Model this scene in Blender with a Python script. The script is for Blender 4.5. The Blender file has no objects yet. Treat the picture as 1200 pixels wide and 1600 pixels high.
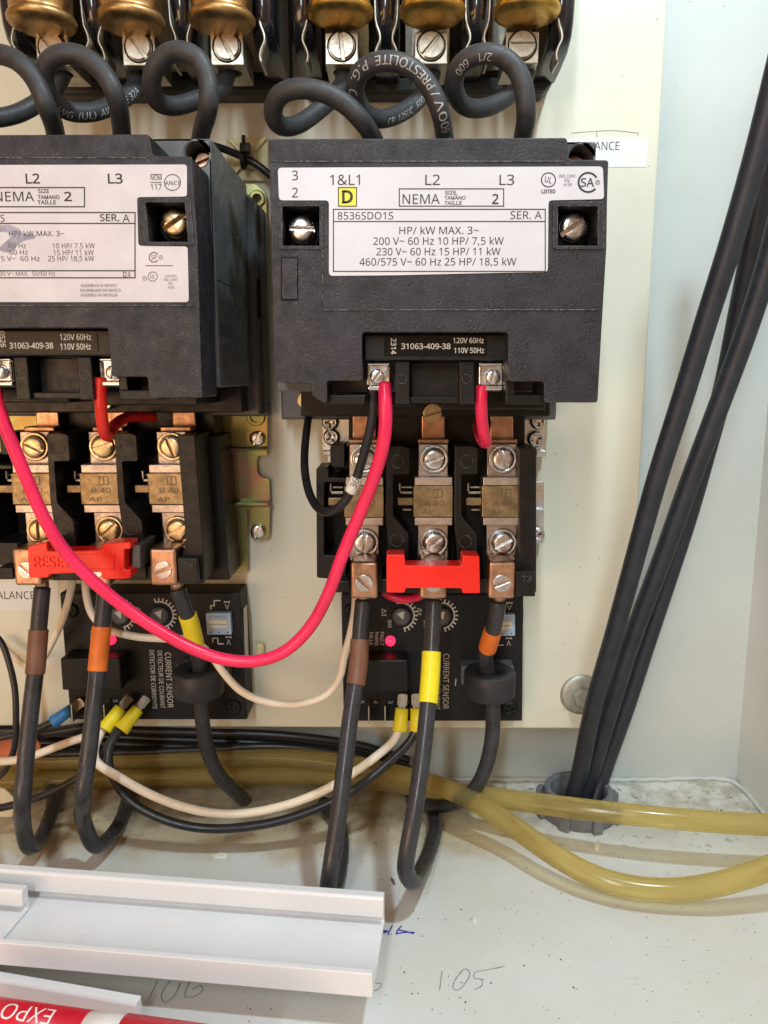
import bpy, bmesh, math, random
from mathutils import Vector, Matrix
random.seed(7)
SC = bpy.context.scene
COL = SC.collection
MM = 0.001
CAMZ = 230.0                      # camera height over the cabinet floor, millimetres
F_PX, TILT, YAW = 1200.0, math.radians(9.9), math.radians(0.72)

# ------------------------------------------------------------------ camera
cd = bpy.data.cameras.new('camera'); cam = bpy.data.objects.new('camera', cd); COL.objects.link(cam)
cd.sensor_fit = 'AUTO'; cd.sensor_width = 36.0; cd.lens = 27.0
cd.clip_start = 0.01; cd.clip_end = 20
cam.location = (0, 0, CAMZ * MM); cam.rotation_euler = (math.pi / 2 - TILT, 0, YAW)
SC.camera = cam
RM = cam.rotation_euler.to_matrix()

# ------------------------------------------------------------------ world, lamps, exposure
W = bpy.data.worlds.new('World'); SC.world = W; W.use_nodes = True
bgn = W.node_tree.nodes['Background']
bgn.inputs[0].default_value = (1.0, 0.58, 0.3, 1); bgn.inputs[1].default_value = 0.45

def area(name, loc, target, size, power, col, size_y=None):
    l = bpy.data.lights.new(name, 'AREA'); l.energy = power; l.color = col
    l.shape = 'RECTANGLE' if size_y else 'SQUARE'; l.size = size
    if size_y: l.size_y = size_y
    o = bpy.data.objects.new(name, l); COL.objects.link(o); o.location = loc
    d = Vector(target) - Vector(loc); o.rotation_euler = d.to_track_quat('-Z', 'Y').to_euler()
    return o
area('cabinet_lamp', (0.165, 0.07, 0.7), (0.03, 0.37, 0.2), 0.035, 2.9, (0.64, 0.81, 0.89), 0.035)
area('door_lamp', (-0.15, -0.55, 0.66), (0.03, 0.39, 0.25), 0.05, 4.5, (0.78, 0.89, 0.94), 0.5)
area('warm_fill', (-0.65, -0.75, 0.12), (0.1, 0.39, 0.15), 0.7, 5.0, (1.0, 0.62, 0.35), 0.35)  # added warm fill, no seen source; brightens upright faces and the side wall
SC.view_settings.view_transform = 'Standard'; SC.view_settings.look = 'None'
SC.view_settings.gamma = 1; SC.view_settings.exposure = 0.06
SC.view_settings.use_curve_mapping = False
SC.render.engine = 'CYCLES'
SC.cycles.max_bounces = 8
SC.cycles.use_denoising = True

# ------------------------------------------------------------------ helpers
def ray(px, py):
    return RM @ Vector(((px - 600) / F_PX, (800 - py) / F_PX, -1.0))
def P(px, py, Y):                 # a point of the photo put at distance Y (mm) in front of the camera
    d = ray(px, py); t = Y / d.y
    return Vector((d.x * t, Y, d.z * t + CAMZ))
def Fl(px, py, h=0.0):            # the same on the cabinet floor, h mm above it
    d = ray(px, py); t = (h - CAMZ) / d.z
    return Vector((d.x * t, d.y * t, h))
def proj(v):
    c = RM.transposed() @ (Vector(v) - Vector((0, 0, CAMZ)))
    return 600 + F_PX * c.x / -c.z, 800 - F_PX * c.y / -c.z
def R(x0, y0, x1, y1, Y):
    ym, xm = (y0 + y1) / 2, (x0 + x1) / 2
    return P(x0, ym, Y).x, P(x1, ym, Y).x, P(xm, y1, Y).z, P(xm, y0, Y).z
def BM(): return bmesh.new()
def face(bm, vs, smooth=False):
    try:
        f = bm.faces.new(vs); f.smooth = smooth; return f
    except ValueError: return None
def box(bm, X0, X1, Y0, Y1, Z0, Z1):
    v = [bm.verts.new((x, y, z)) for x in (X0, X1) for y in (Y0, Y1) for z in (Z0, Z1)]
    for q in ((0, 1, 3, 2), (4, 6, 7, 5), (0, 4, 5, 1), (2, 3, 7, 6), (0, 2, 6, 4), (1, 5, 7, 3)):
        face(bm, [v[i] for i in q])
def pbox(bm, x0, y0, x1, y1, Yf, Yb):
    a, b, c, d = R(x0, y0, x1, y1, Yf); box(bm, a, b, Yf, Yb, c, d)
def obox(bm, o, ex, ey, ez):      # box from a corner and three edge vectors
    v = [bm.verts.new(Vector(o) + ex * i + ey * j + ez * k) for i in (0, 1) for j in (0, 1) for k in (0, 1)]
    for q in ((0, 1, 3, 2), (4, 6, 7, 5), (0, 4, 5, 1), (2, 3, 7, 6), (0, 2, 6, 4), (1, 5, 7, 3)):
        face(bm, [v[i] for i in q])
def prism(bm, pts, Y0, Y1, holes=()):
    """polygon in (X,Z) with holes, pushed from Y0 back to Y1"""
    for Y in (Y0, Y1):
        es = []
        for lp in [pts] + list(holes):
            vs = [bm.verts.new((x, Y, z)) for x, z in lp]
            es += [bm.edges.new((vs[i], vs[(i + 1) % len(vs)])) for i in range(len(vs))]
        if len(holes) == 0:
            n = len(pts); face(bm, [e.verts[0] for e in es] if False else vs)
        else:
            bmesh.ops.triangle_fill(bm, use_beauty=True, use_dissolve=True, edges=es)
        if Y == Y0: fr = [e for e in es]
    bk = es
    for a, b in zip(fr, bk):
        face(bm, (a.verts[0], a.verts[1], b.verts[1], b.verts[0]))
def pprism(bm, pp, Yf, Yb, holes=()):
    cv = lambda l: [(P(x, y, Yf).x, P(x, y, Yf).z) for x, y in l]
    prism(bm, cv(pp), Yf, Yb, [cv(h) for h in holes])
def prect(x0, y0, x1, y1): return [(x0, y0), (x1, y0), (x1, y1), (x0, y1)]
def pcirc(x, y, r, n=28): return [(x + r * math.cos(i * 2 * math.pi / n), y + r * math.sin(i * 2 * math.pi / n)) for i in range(n)]
def rrect(x0, y0, x1, y1, r, n=5):
    out = []
    for cx, cy, a0 in ((x1 - r, y0 + r, -90), (x1 - r, y1 - r, 0), (x0 + r, y1 - r, 90), (x0 + r, y0 + r, 180)):
        for i in range(n + 1):
            a = math.radians(a0 + 90 * i / n); out.append((cx + r * math.cos(a), cy + r * math.sin(a)))
    return out
def rpoly(pp, r, n=4):            # round the corners of a polygon
    out = []; m = len(pp)
    for i in range(m):
        a, b, c = Vector(pp[i - 1]), Vector(pp[i]), Vector(pp[(i + 1) % m])
        u, w = (a - b), (c - b); k = min(r, u.length / 2.1, w.length / 2.1)
        p0, p1 = b + u.normalized() * k, b + w.normalized() * k
        for j in range(n + 1):
            t = j / n; q = p0 * (1 - t) ** 2 + b * 2 * t * (1 - t) + p1 * t * t
            out.append((q.x, q.y))
    return out
def frame_of(ax):
    ax = Vector(ax).normalized(); u = ax.orthogonal().normalized(); return ax, u, ax.cross(u)
def lathe(bm, prof, o, ax, n=32, caps=True, smooth=True):
    ax, u, w = frame_of(ax); o = Vector(o); rings = []
    for r, h in prof:
        rings.append([bm.verts.new(o + ax * h + (u * math.cos(2 * math.pi * i / n) + w * math.sin(2 * math.pi * i / n)) * max(r, 1e-4)) for i in range(n)])
    for a, b in zip(rings, rings[1:]):
        for i in range(n): face(bm, (a[i], a[(i + 1) % n], b[(i + 1) % n], b[i]), smooth)
    if caps: face(bm, rings[0][::-1]); face(bm, rings[-1])
def disc(bm, X, Z, Y0, Y1, r, n=32, smooth=True): lathe(bm, [(r, 0), (r, Y1 - Y0)], (X, Y0, Z), (0, 1, 0), n, True, smooth)
def ringp(bm, X, Z, Y0, Y1, ro, ri, n=32):
    lathe(bm, [(ri, 0), (ro, 0), (ro, Y1 - Y0), (ri, Y1 - Y0), (ri, 0)], (X, Y0, Z), (0, 1, 0), n, False, False)
def slotted(bm, X, Z, Y, r, ang, h=2.0, slot=0.17, dome=0.0):
    """slotted screw head facing the viewer, front at Y"""
    disc(bm, X, Z, Y + h * .55, Y + h, r, 28, False)
    ca, sa = math.cos(math.radians(ang)), math.sin(math.radians(ang)); g = slot * r; a0 = math.asin(g / r)
    for s in (1, -1):
        pts = []
        for i in range(15):
            a = a0 + (math.pi - 2 * a0) * i / 14; x, z = r * .985 * math.cos(a), s * r * .985 * math.sin(a)
            pts.append((X + x * ca - z * sa, Z + x * sa + z * ca))
        if s < 0: pts = pts[::-1]
        if dome:
            cx, cz = X, Z; vs0 = [bm.verts.new((x, Y + h * .5, z)) for x, z in pts]; prev = vs0
            for k, (sc_, dy) in enumerate(((1, dome * .9), (.93, dome * .55), (.75, dome * .2), (.45, .03), (.2, 0))):
                cur = []
                for x, z in pts:
                    lx, lz = (x - cx) * ca + (z - cz) * sa, -(x - cx) * sa + (z - cz) * ca
                    lx *= sc_; lz = s * (g + (abs(lz) - g) * sc_)
                    cur.append(bm.verts.new((cx + lx * ca - lz * sa, Y + dy, cz + lx * sa + lz * ca)))
                for i in range(15): face(bm, (prev[i], prev[(i + 1) % 15], cur[(i + 1) % 15], cur[i]), i < 14)
                prev = cur
            face(bm, prev, True)
        else: prism(bm, pts, Y, Y + h * .6)
def phillips(bm, X, Z, Y, r, ang=0):
    lathe(bm, [(r, 2), (r, 1.3), (r * .8, .5), (r * .62, .25), (r * .62, 1.2), (0.01, 1.3)], (X, Y, Z), (0, 1, 0), 24, False)
    g = r * .13
    for q in range(4):
        a = math.radians(ang + 90 * q); pts = []
        for lx, lz in ((g, g), (r * .62, g), (r * .45, r * .45), (g, r * .62)):
            pts.append((X + lx * math.cos(a) - lz * math.sin(a), Z + lx * math.sin(a) + lz * math.cos(a)))
        prism(bm, pts, Y + .2, Y + 1.25)
def spline(pts, step=1.2):
    pts = [Vector(p) for p in pts]
    pts = [pts[0] * 2 - pts[1]] + pts + [pts[-1] * 2 - pts[-2]]; out = []
    for i in range(1, len(pts) - 2):
        p0, p1, p2, p3 = pts[i - 1:i + 3]; n = max(2, int((p2 - p1).length / step))
        t0 = 0; t1 = t0 + max((p1 - p0).length, 1e-3) ** .5; t2 = t1 + max((p2 - p1).length, 1e-3) ** .5; t3 = t2 + max((p3 - p2).length, 1e-3) ** .5
        for k in range(n):
            t = t1 + (t2 - t1) * k / n
            a1 = p0 * ((t1 - t) / (t1 - t0)) + p1 * ((t - t0) / (t1 - t0)); a2 = p1 * ((t2 - t) / (t2 - t1)) + p2 * ((t - t1) / (t2 - t1)); a3 = p2 * ((t3 - t) / (t3 - t2)) + p3 * ((t - t2) / (t3 - t2))
            b1 = a1 * ((t2 - t) / (t2 - t0)) + a2 * ((t - t0) / (t2 - t0)); b2 = a2 * ((t3 - t) / (t3 - t1)) + a3 * ((t - t1) / (t3 - t1))
            out.append(b1 * ((t2 - t) / (t2 - t1)) + b2 * ((t - t1) / (t2 - t1)))
    out.append(pts[-2]); return out
def smooth_path(s, it=6):
    for _ in range(it): s = [s[0]] + [(s[i - 1] + s[i] * 2 + s[i + 1]) / 4 for i in range(1, len(s) - 1)] + [s[-1]]
    return s
def frames(s):
    out = []; u = None
    for i, p in enumerate(s):
        t = (s[min(i + 1, len(s) - 1)] - s[max(i - 1, 0)]).normalized()
        u = t.orthogonal() if u is None else u - t * u.dot(t)
        u.normalize(); out.append((p, t, u.copy(), t.cross(u)))
    return out
def tube(bm, s, r, n=18):
    rr = r if callable(r) else (lambda k: r); fr = frames(s); rings = []
    for k, (p, t, u, w) in enumerate(fr):
        q = rr(k / max(1, len(fr) - 1))
        rings.append([bm.verts.new(p + (u * math.cos(2 * math.pi * i / n) + w * math.sin(2 * math.pi * i / n)) * q) for i in range(n)])
    for a, b in zip(rings, rings[1:]):
        for i in range(n): face(bm, (a[i], a[(i + 1) % n], b[(i + 1) % n], b[i]), True)
    face(bm, rings[0][::-1]); face(bm, rings[-1])
def near_i(s, px, py):
    return min(range(len(s)), key=lambda i: (lambda q: (q[0] - px) ** 2 + (q[1] - py) ** 2)(proj(s[i])))
def W3(l): return [P(*q) for q in l]

# ---- lettering
_gl = {}
import os
FONT = None                        # the sans serif that ships inside Blender; its built-in font otherwise
try:
    fp = os.path.join(bpy.utils.resource_path('LOCAL'), 'datafiles', 'fonts', 'NotoSansMath-Regular.woff2')
    if os.path.exists(fp): FONT = bpy.data.fonts.load(fp)
except Exception:
    FONT = None
def glyphs(s, bold=0.0):
    k = (s, bold)
    if k not in _gl:
        cu = bpy.data.curves.new('lettering', 'FONT'); cu.body = s; cu.size = 1
        if FONT: cu.font = FONT
        cu.resolution_u = 2; cu.offset = bold; cu.fill_mode = 'FRONT'
        o = bpy.data.objects.new('lettering', cu); COL.objects.link(o)
        dg = bpy.context.evaluated_depsgraph_get(); me = bpy.data.meshes.new_from_object(o.evaluated_get(dg))
        vs = [v.co.to_2d() for v in me.vertices]; fs = [tuple(p.vertices) for p in me.polygons]
        bpy.data.objects.remove(o); bpy.data.curves.remove(cu); bpy.data.meshes.remove(me); _gl[k] = (vs, fs)
    return _gl[k]
CAP = 0.0
def text(bm, s, X, Z, h, Y, w=None, rot=0.0, bold=0.0):
    """flat lettering centred on X,Z in the plane Y, cap height h; rot in degrees anticlockwise as seen"""
    global CAP
    if not CAP: CAP = max(v.y for v in glyphs('H')[0])
    vs, fs = glyphs(s, bold)
    if not vs: return
    x0, x1 = min(v.x for v in vs), max(v.x for v in vs); k = h / CAP; kx = k if w is None else w / (x1 - x0)
    ca, sa = math.cos(math.radians(rot)), math.sin(math.radians(rot)); nv = []
    for v in vs:
        a, b = (v.x - (x0 + x1) / 2) * kx, (v.y - CAP / 2) * k
        nv.append(bm.verts.new((X + a * ca - b * sa, Y, Z + a * sa + b * ca)))
    for f in fs: face(bm, [nv[i] for i in f])
def text3d(bm, s, X, Z, h, Y, depth, w=None, rot=0.0):
    text(bm, s, X, Z, h, Y, w, rot)
    r = bmesh.ops.extrude_face_region(bm, geom=bm.faces[:])
    for v in r['geom']:
        if isinstance(v, bmesh.types.BMVert): v.co.y += depth
def ptext(bm, s, px, py, ph, Y, pw=None, rot=0.0, bold=0.0):
    c = P(px, py, Y); k = (P(px + 10, py, Y).x - c.x) / 10; kz = (c.z - P(px, py + 10, Y).z) / 10
    if abs(rot) > 45: k, kz = kz, k
    text(bm, s, c.x, c.z, ph * kz, Y, None if pw is None else pw * k, rot, bold)
def pline(bm, x0, y0, x1, y1, Y, t=1.6):
    d = Vector((x1 - x0, y1 - y0)).normalized(); n = Vector((-d.y, d.x)) * t / 2
    face(bm, [bm.verts.new(P(x, y, Y)) for x, y in ((x0 + n.x, y0 + n.y), (x1 + n.x, y1 + n.y), (x1 - n.x, y1 - n.y), (x0 - n.x, y0 - n.y))])
def pframe(bm, x0, y0, x1, y1, Y, t=1.6):
    pline(bm, x0 - t / 2, y0, x1 + t / 2, y0, Y, t); pline(bm, x0 - t / 2, y1, x1 + t / 2, y1, Y, t)
    pline(bm, x0, y0 + t / 2, x0, y1 - t / 2, Y, t); pline(bm, x1, y0 + t / 2, x1, y1 - t / 2, Y, t)
def parc(bm, cx, cy, r, Y, t=1.6, a0=0, a1=360, n=30):
    prev = None
    for i in range(n + 1):
        a = math.radians(a0 + (a1 - a0) * i / n)
        cur = [bm.verts.new(P(cx + q * math.cos(a), cy + q * math.sin(a), Y)) for q in (r - t / 2, r + t / 2)]
        if prev: face(bm, (prev[0], prev[1], cur[1], cur[0]))
        prev = cur
def wire_text(bm, s_path, r, s, start, h, flip=False, tilt=0.0):
    """lettering wrapped on a wire's camera side, starting at arc length start (mm)"""
    global CAP
    if not CAP: CAP = max(v.y for v in glyphs('H')[0])
    L = [0.0]
    for a, b in zip(s_path, s_path[1:]): L.append(L[-1] + (b - a).length)
    vs, fs = glyphs(s); k = h / CAP; w = max(v.x for v in vs) * k; C = Vector((0, 0, CAMZ)); g = BM()
    lv = [g.verts.new((v.x * k, (v.y - CAP / 2) * k, 0)) for v in vs]
    for f in fs: face(g, [lv[i] for i in f])
    y0, y1 = min(v.co.y for v in g.verts), max(v.co.y for v in g.verts)
    for ax, lo, hi, st in ((1, y0, y1, h / 7), (0, 0, w, 1.1)):
        q = lo + st
        while q < hi:
            n = (1, 0, 0) if ax == 0 else (0, 1, 0)
            bmesh.ops.bisect_plane(g, geom=g.verts[:] + g.edges[:] + g.faces[:], dist=1e-5, plane_co=(q, q, 0), plane_no=n); q += st
    nv = {}
    for v in g.verts:
        u, q = v.co.x, v.co.y
        if flip: u = w - u; q = -q
        d = min(max(start + u, 0), L[-1] - .01); i = max(j for j in range(len(L) - 1) if L[j] <= d)
        f = (d - L[i]) / max(1e-6, L[i + 1] - L[i]); p = s_path[i].lerp(s_path[i + 1], f)
        t0 = (s_path[i + 1] - s_path[i]).normalized(); t1 = (s_path[min(i + 2, len(L) - 1)] - s_path[min(i + 1, len(L) - 2)]).normalized(); t = t0.lerp(t1, f).normalized()
        nn = C - p; nn = (nn - t * nn.dot(t)).normalized(); b = nn.cross(t); a = q / r + tilt
        nv[v.index if False else v] = bm.verts.new(p + (nn * math.cos(a) + b * math.sin(a)) * (r + .07))
    for f in g.faces: face(bm, [nv[v] for v in f.verts])
    g.free()

# ------------------------------------------------------------------ materials
MATS = {}
def mat(name, col, rough=.5, metal=0.0, var=.12, vs=220, bump=0.0, bs=2600, dust=0.0, dcol=(.42, .40, .38), dsc=900, rvar=.12, spec=.5, coat=0.0, col2=None, stretch=(1, 1, 1), trans=0.0, emit=0.0, sss=0.0, ior=1.45, edge=0.0, specks=0.0):
    m = bpy.data.materials.new(name); m.use_nodes = True; nt = m.node_tree; N = nt.nodes; K = nt.links
    b = N['Principled BSDF']; b.inputs['Metallic'].default_value = metal; b.inputs['Specular IOR Level'].default_value = spec
    b.inputs['Coat Weight'].default_value = coat; b.inputs['Coat Roughness'].default_value = .08; b.inputs['IOR'].default_value = ior
    b.inputs['Transmission Weight'].default_value = trans
    if sss: b.inputs['Subsurface Weight'].default_value = sss; b.inputs['Subsurface Radius'].default_value = (.003, .002, .001); b.inputs['Subsurface Scale'].default_value = 1
    tc = N.new('ShaderNodeTexCoord'); mp = N.new('ShaderNodeMapping'); mp.inputs['Scale'].default_value = stretch; K.new(tc.outputs['Object'], mp.inputs[0])
    def noise(sc, det=4, ro=.6):
        n = N.new('ShaderNodeTexNoise'); n.inputs['Scale'].default_value = sc; n.inputs['Detail'].default_value = det; n.inputs['Roughness'].default_value = ro
        K.new(mp.outputs[0], n.inputs['Vector']); return n.outputs['Fac']
    def ramp(src, a, c0, e, c1):
        r = N.new('ShaderNodeValToRGB'); r.color_ramp.elements[0].position = a; r.color_ramp.elements[0].color = (*c0, 1); r.color_ramp.elements[1].position = e; r.color_ramp.elements[1].color = (*c1, 1)
        K.new(src, r.inputs[0]); return r
    c2 = col2 or tuple(min(1, c * (1 + var)) for c in col); c1 = col if col2 else tuple(c * (1 - var) for c in col)
    v = noise(vs); cr = ramp(v, .32, c1, .68, c2); out = cr.outputs[0]
    if dust:
        d = ramp(noise(dsc, 6, .75), .62 - dust * .12, (0, 0, 0), .80, (dust, dust, dust)); mx = N.new('ShaderNodeMix'); mx.data_type = 'RGBA'
        K.new(d.outputs[0], mx.inputs['Factor']); K.new(out, mx.inputs[6]); mx.inputs[7].default_value = (*dcol, 1); out = mx.outputs[2]
    if specks:
        d = ramp(noise(420, 3, .5), specks, (0, 0, 0), specks + .03, (.75, .75, .75)); mx = N.new('ShaderNodeMix'); mx.data_type = 'RGBA'
        K.new(d.outputs[0], mx.inputs['Factor']); K.new(out, mx.inputs[6]); mx.inputs[7].default_value = (.12, .10, .07, 1); out = mx.outputs[2]
    if edge:                       # rubbed, paler plastic along the moulded edges
        bv = N.new('ShaderNodeBevel'); bv.samples = 4; bv.inputs['Radius'].default_value = .0007; ge = N.new('ShaderNodeNewGeometry'); dt = N.new('ShaderNodeVectorMath'); dt.operation = 'DOT_PRODUCT'
        K.new(bv.outputs[0], dt.inputs[0]); K.new(ge.outputs['True Normal'], dt.inputs[1]); e1 = ramp(dt.outputs['Value'], .72, (1, 1, 1), .97, (0, 0, 0)); e2 = ramp(noise(700, 4, .7), .42, (0, 0, 0), .62, (edge, edge, edge))
        mu = N.new('ShaderNodeMath'); mu.operation = 'MULTIPLY'; K.new(e1.outputs[0], mu.inputs[0]); K.new(e2.outputs[0], mu.inputs[1]); mx = N.new('ShaderNodeMix'); mx.data_type = 'RGBA'
        K.new(mu.outputs[0], mx.inputs['Factor']); K.new(out, mx.inputs[6]); mx.inputs[7].default_value = (.24, .23, .23, 1); out = mx.outputs[2]
    K.new(out, b.inputs['Base Color'])
    rr = ramp(noise(vs * 2.3), .3, (max(.02, rough - rvar * .5),) * 3, .7, (min(1, rough + rvar),) * 3); K.new(rr.outputs[0], b.inputs['Roughness'])
    if bump:
        bp = N.new('ShaderNodeBump'); bp.inputs['Strength'].default_value = bump; bp.inputs['Distance'].default_value = .0004; K.new(noise(bs, 5, .6), bp.inputs['Height']); K.new(bp.outputs[0], b.inputs['Normal'])
    if emit: b.inputs['Emission Color'].default_value = (*col, 1); b.inputs['Emission Strength'].default_value = emit
    MATS[name] = m; return m

mat('plate_paint', (.67, .65, .53), .42, var=.05, vs=14, bump=.10, bs=900, dust=.12, dcol=(.35, .29, .19), dsc=500, specks=.715)
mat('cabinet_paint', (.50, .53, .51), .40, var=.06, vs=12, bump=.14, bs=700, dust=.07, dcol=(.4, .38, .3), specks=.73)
mat('side_paint_lit', (.68, .71, .70), .40, var=.06, vs=12, bump=.14, bs=700, dust=.07, dcol=(.4, .38, .3), specks=.73)  # cabinet paint made lighter: the side wall's light put into the colour
mat('cover_plastic', (.015, .0135, .019), .34, var=.5, vs=100, bump=.65, bs=1500, dust=.13, dcol=(.30, .28, .33), dsc=1900, rvar=.34, edge=1.0)
mat('body_plastic', (.075, .077, .080), .32, var=.25, vs=90, bump=.04, bs=900, dust=.06, dcol=(.25, .24, .23), dsc=900, rvar=.15, edge=.6)
mat('case_plastic', (.008, .0075, .0075), .36, var=.3, vs=120, bump=.06, bs=1500, dust=.03, dcol=(.25, .22, .2), dsc=900, spec=.35, edge=.35)
mat('dull_clip', (.42, .40, .35), .40, 1.0, var=.2, vs=200)
mat('dull_tin', (.30, .27, .22), .42, 1.0, var=.2, vs=300)
mat('gloss_plastic', (.008, .008, .012), .19, var=.2, bump=.03, dust=.05, dsc=600, rvar=.05, coat=.5)
mat('base_plastic', (.028, .031, .030), .5, var=.25, vs=100, bump=.1, dust=.06, dsc=900)
mat('strip_black', (.008, .0075, .0075), .20, var=.2, rvar=.05, spec=.25)
mat('panel_black', (.008, .008, .009), .50, var=.2, bump=.12, dust=.03, dsc=1200, spec=.35)
mat('label_white', (.58, .575, .62), .35, var=.04, vs=40, dust=.05, dcol=(.45, .43, .42))
mat('label_worn', (.56, .52, .545), .38, var=.08, vs=60, dust=.14, dcol=(.36, .33, .33), dsc=300)
mat('paper', (.72, .71, .68), .6, var=.04, vs=60, dust=.05)
mat('ink_black', (.025, .022, .025), .5, var=.1)
mat('ink_brown', (.10, .07, .06), .5, var=.4, vs=900)
mat('ink_smear', (.27, .25, .31), .5, var=.3, vs=300)
mat('ink_white', (.56, .53, .49), .5, var=.1)
mat('ink_grey', (.42, .42, .42), .5, var=.3, vs=900)
mat('logo_yellow', (.72, .66, .03), .4, var=.05)
mat('wire_rubber', (.035, .035, .039), .50, var=.25, vs=300, bump=.22, bs=1800, dust=.16, dcol=(.28, .27, .26), dsc=700)
mat('wire_black', (.020, .020, .023), .30, var=.3, vs=300, bump=.12, bs=1500, dust=.14, dcol=(.3, .29, .28), dsc=900)
mat('wire_grey', (.034, .034, .039), .27, var=.2, vs=160, bump=.05, bs=700, dust=.05, dcol=(.30, .28, .26), dsc=1500, rvar=.15)
mat('cable_black', (.020, .024, .034), .40, var=.25, vs=120, bump=.28, bs=1400, dust=.18, dcol=(.24, .25, .29), dsc=1500)
mat('wire_red', (.80, .022, .095), .26, var=.14, vs=60, bump=.06, dust=.04, dcol=(.45, .2, .2), dsc=300)
mat('wire_scarlet', (.60, .015, .010), .30, var=.12, vs=80, bump=.05)
mat('wire_white', (.76, .66, .52), .38, var=.07, vs=120, bump=.05, dust=.06, dcol=(.3, .22, .15))
mat('tape_brown', (.17, .075, .045), .42, var=.12, vs=160, bump=.15)
mat('tape_orange', (.66, .155, .02), .42, var=.10, vs=160, bump=.15)
mat('tape_yellow', (.80, .66, .02), .36, var=.06, vs=160, bump=.12)
mat('flag_orange', (.50, .13, .05), .5, var=.2, vs=120, bump=.1)
mat('nylon_yellow', (.76, .62, .02), .40, var=.08, vs=300)
mat('nylon_blue', (.03, .17, .45), .35, var=.15, vs=300)
mat('nylon_cream', (.70, .63, .36), .40, var=.08, vs=100, bump=.05)
mat('nylon_black', (.012, .012, .012), .4, var=.2)
mat('red_plastic', (.86, .022, .014), .26, var=.05, vs=100, bump=.03, rvar=.08)
mat('brass', (.44, .27, .085), .36, 1.0, var=.22, vs=260, bump=.25, bs=1400, rvar=.2)
mat('ferrule_brass', (.62, .37, .09), .33, 1.0, var=.3, vs=110, bump=.08, bs=700, rvar=.2)
mat('ferrule_dark', (.42, .26, .11), .38, 1.0, var=.4, vs=110, bump=.08, bs=700, rvar=.2)
mat('heater_brass', (.26, .195, .11), .42, 1.0, var=.35, vs=200, bump=.2, bs=1500)
mat('bronze', (.46, .395, .355), .40, 1.0, var=.14, vs=240, bump=.08, bs=1500)
mat('copper', (.48, .285, .19), .36, 1.0, var=.3, vs=200, bump=.08, bs=1200)
mat('tinned', (.52, .50, .43), .36, 1.0, var=.15, vs=260, bump=.08, bs=1600, rvar=.2)
mat('steel', (.60, .60, .60), .25, 1.0, var=.12, vs=300, bump=.03, rvar=.12)
mat('nickel', (.56, .56, .57), .25, 1.0, var=.2, vs=260, bump=.04, rvar=.15)
mat('chromate', (.26, .19, .075), .32, 1.0, col2=(.24, .12, .08), vs=16, bump=.05, rvar=.12)
mat('screw_gold', (.47, .37, .23), .30, 1.0, var=.3, vs=260, bump=.04, rvar=.15)
mat('zinc', (.60, .62, .63), .30, 1.0, var=.12, vs=60, bump=.08, rvar=.2)
mat('dull_zinc', (.42, .42, .37), .45, .6, var=.12, vs=200, bump=.05, rvar=.15)
mat('barrel_paper', (.40, .22, .07), .5, var=.2, vs=80)
mat('ferrite', (.022, .022, .025), .48, var=.25, vs=150, bump=.2, bs=900, dust=.08, dsc=500)
mat('switch_blue', (.36, .46, .58), .40, var=.05)
mat('slider_beige', (.68, .58, .42), .5, var=.06)
mat('hose_vinyl', (.74, .62, .27), .16, var=.08, vs=60, dust=.05, dcol=(.30, .22, .10), dsc=500, trans=.75, ior=1.4, rvar=.08)
mat('pvc_white', (.74, .745, .765), .30, var=.04, vs=25, bump=.04, specks=.765)
mat('pvc_grey', (.15, .155, .165), .55, var=.2, vs=120, bump=.35, bs=900, dust=.2, dcol=(.42, .41, .38))
mat('marker_red', (.66, .012, .035), .30, var=.06)
mat('marker_white', (.82, .80, .80), .35, var=.03)
mat('led_red', (1.0, .02, .07), .2, emit=2.2)
mat('pencil', (.30, .29, .285), .8, var=.4, vs=500)
mat('pen_blue', (.03, .03, .35), .6)
mat('crumb', (.10, .08, .06), .8, var=.7, vs=60)
mat('crumb_pale', (.72, .70, .60), .7, var=.2)
mat('shadow_black', (.004, .004, .004), .8)  # near-black that paints the shade in gaps and recesses

# chromate gets its rainbow film
def rainbow(m):
    nt = m.node_tree; N = nt.nodes; K = nt.links; b = N['Principled BSDF']
    r = [n for n in N if n.type == 'VALTORGB' and n.outputs[0].links and n.outputs[0].links[0].to_socket.name == 'Base Color'][0]
    el = r.color_ramp.elements
    for p, c in ((.42, (.29, .22, .085)), (.5, (.20, .23, .10)), (.58, (.28, .15, .12))):
        e = el.new(p); e.color = (*c, 1)
rainbow(MATS['chromate'])

def clear(m, fac, col):
    nt = m.node_tree; N = nt.nodes; K = nt.links; out = [n for n in N if n.type == 'OUTPUT_MATERIAL'][0]; tr = N.new('ShaderNodeBsdfTransparent'); tr.inputs[0].default_value = (*col, 1)
    mx = N.new('ShaderNodeMixShader'); mx.inputs[0].default_value = fac; K.new(N['Principled BSDF'].outputs[0], mx.inputs[1]); K.new(tr.outputs[0], mx.inputs[2]); K.new(mx.outputs[0], out.inputs['Surface'])
clear(MATS['hose_vinyl'], .40, (.87, .77, .42))

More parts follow.
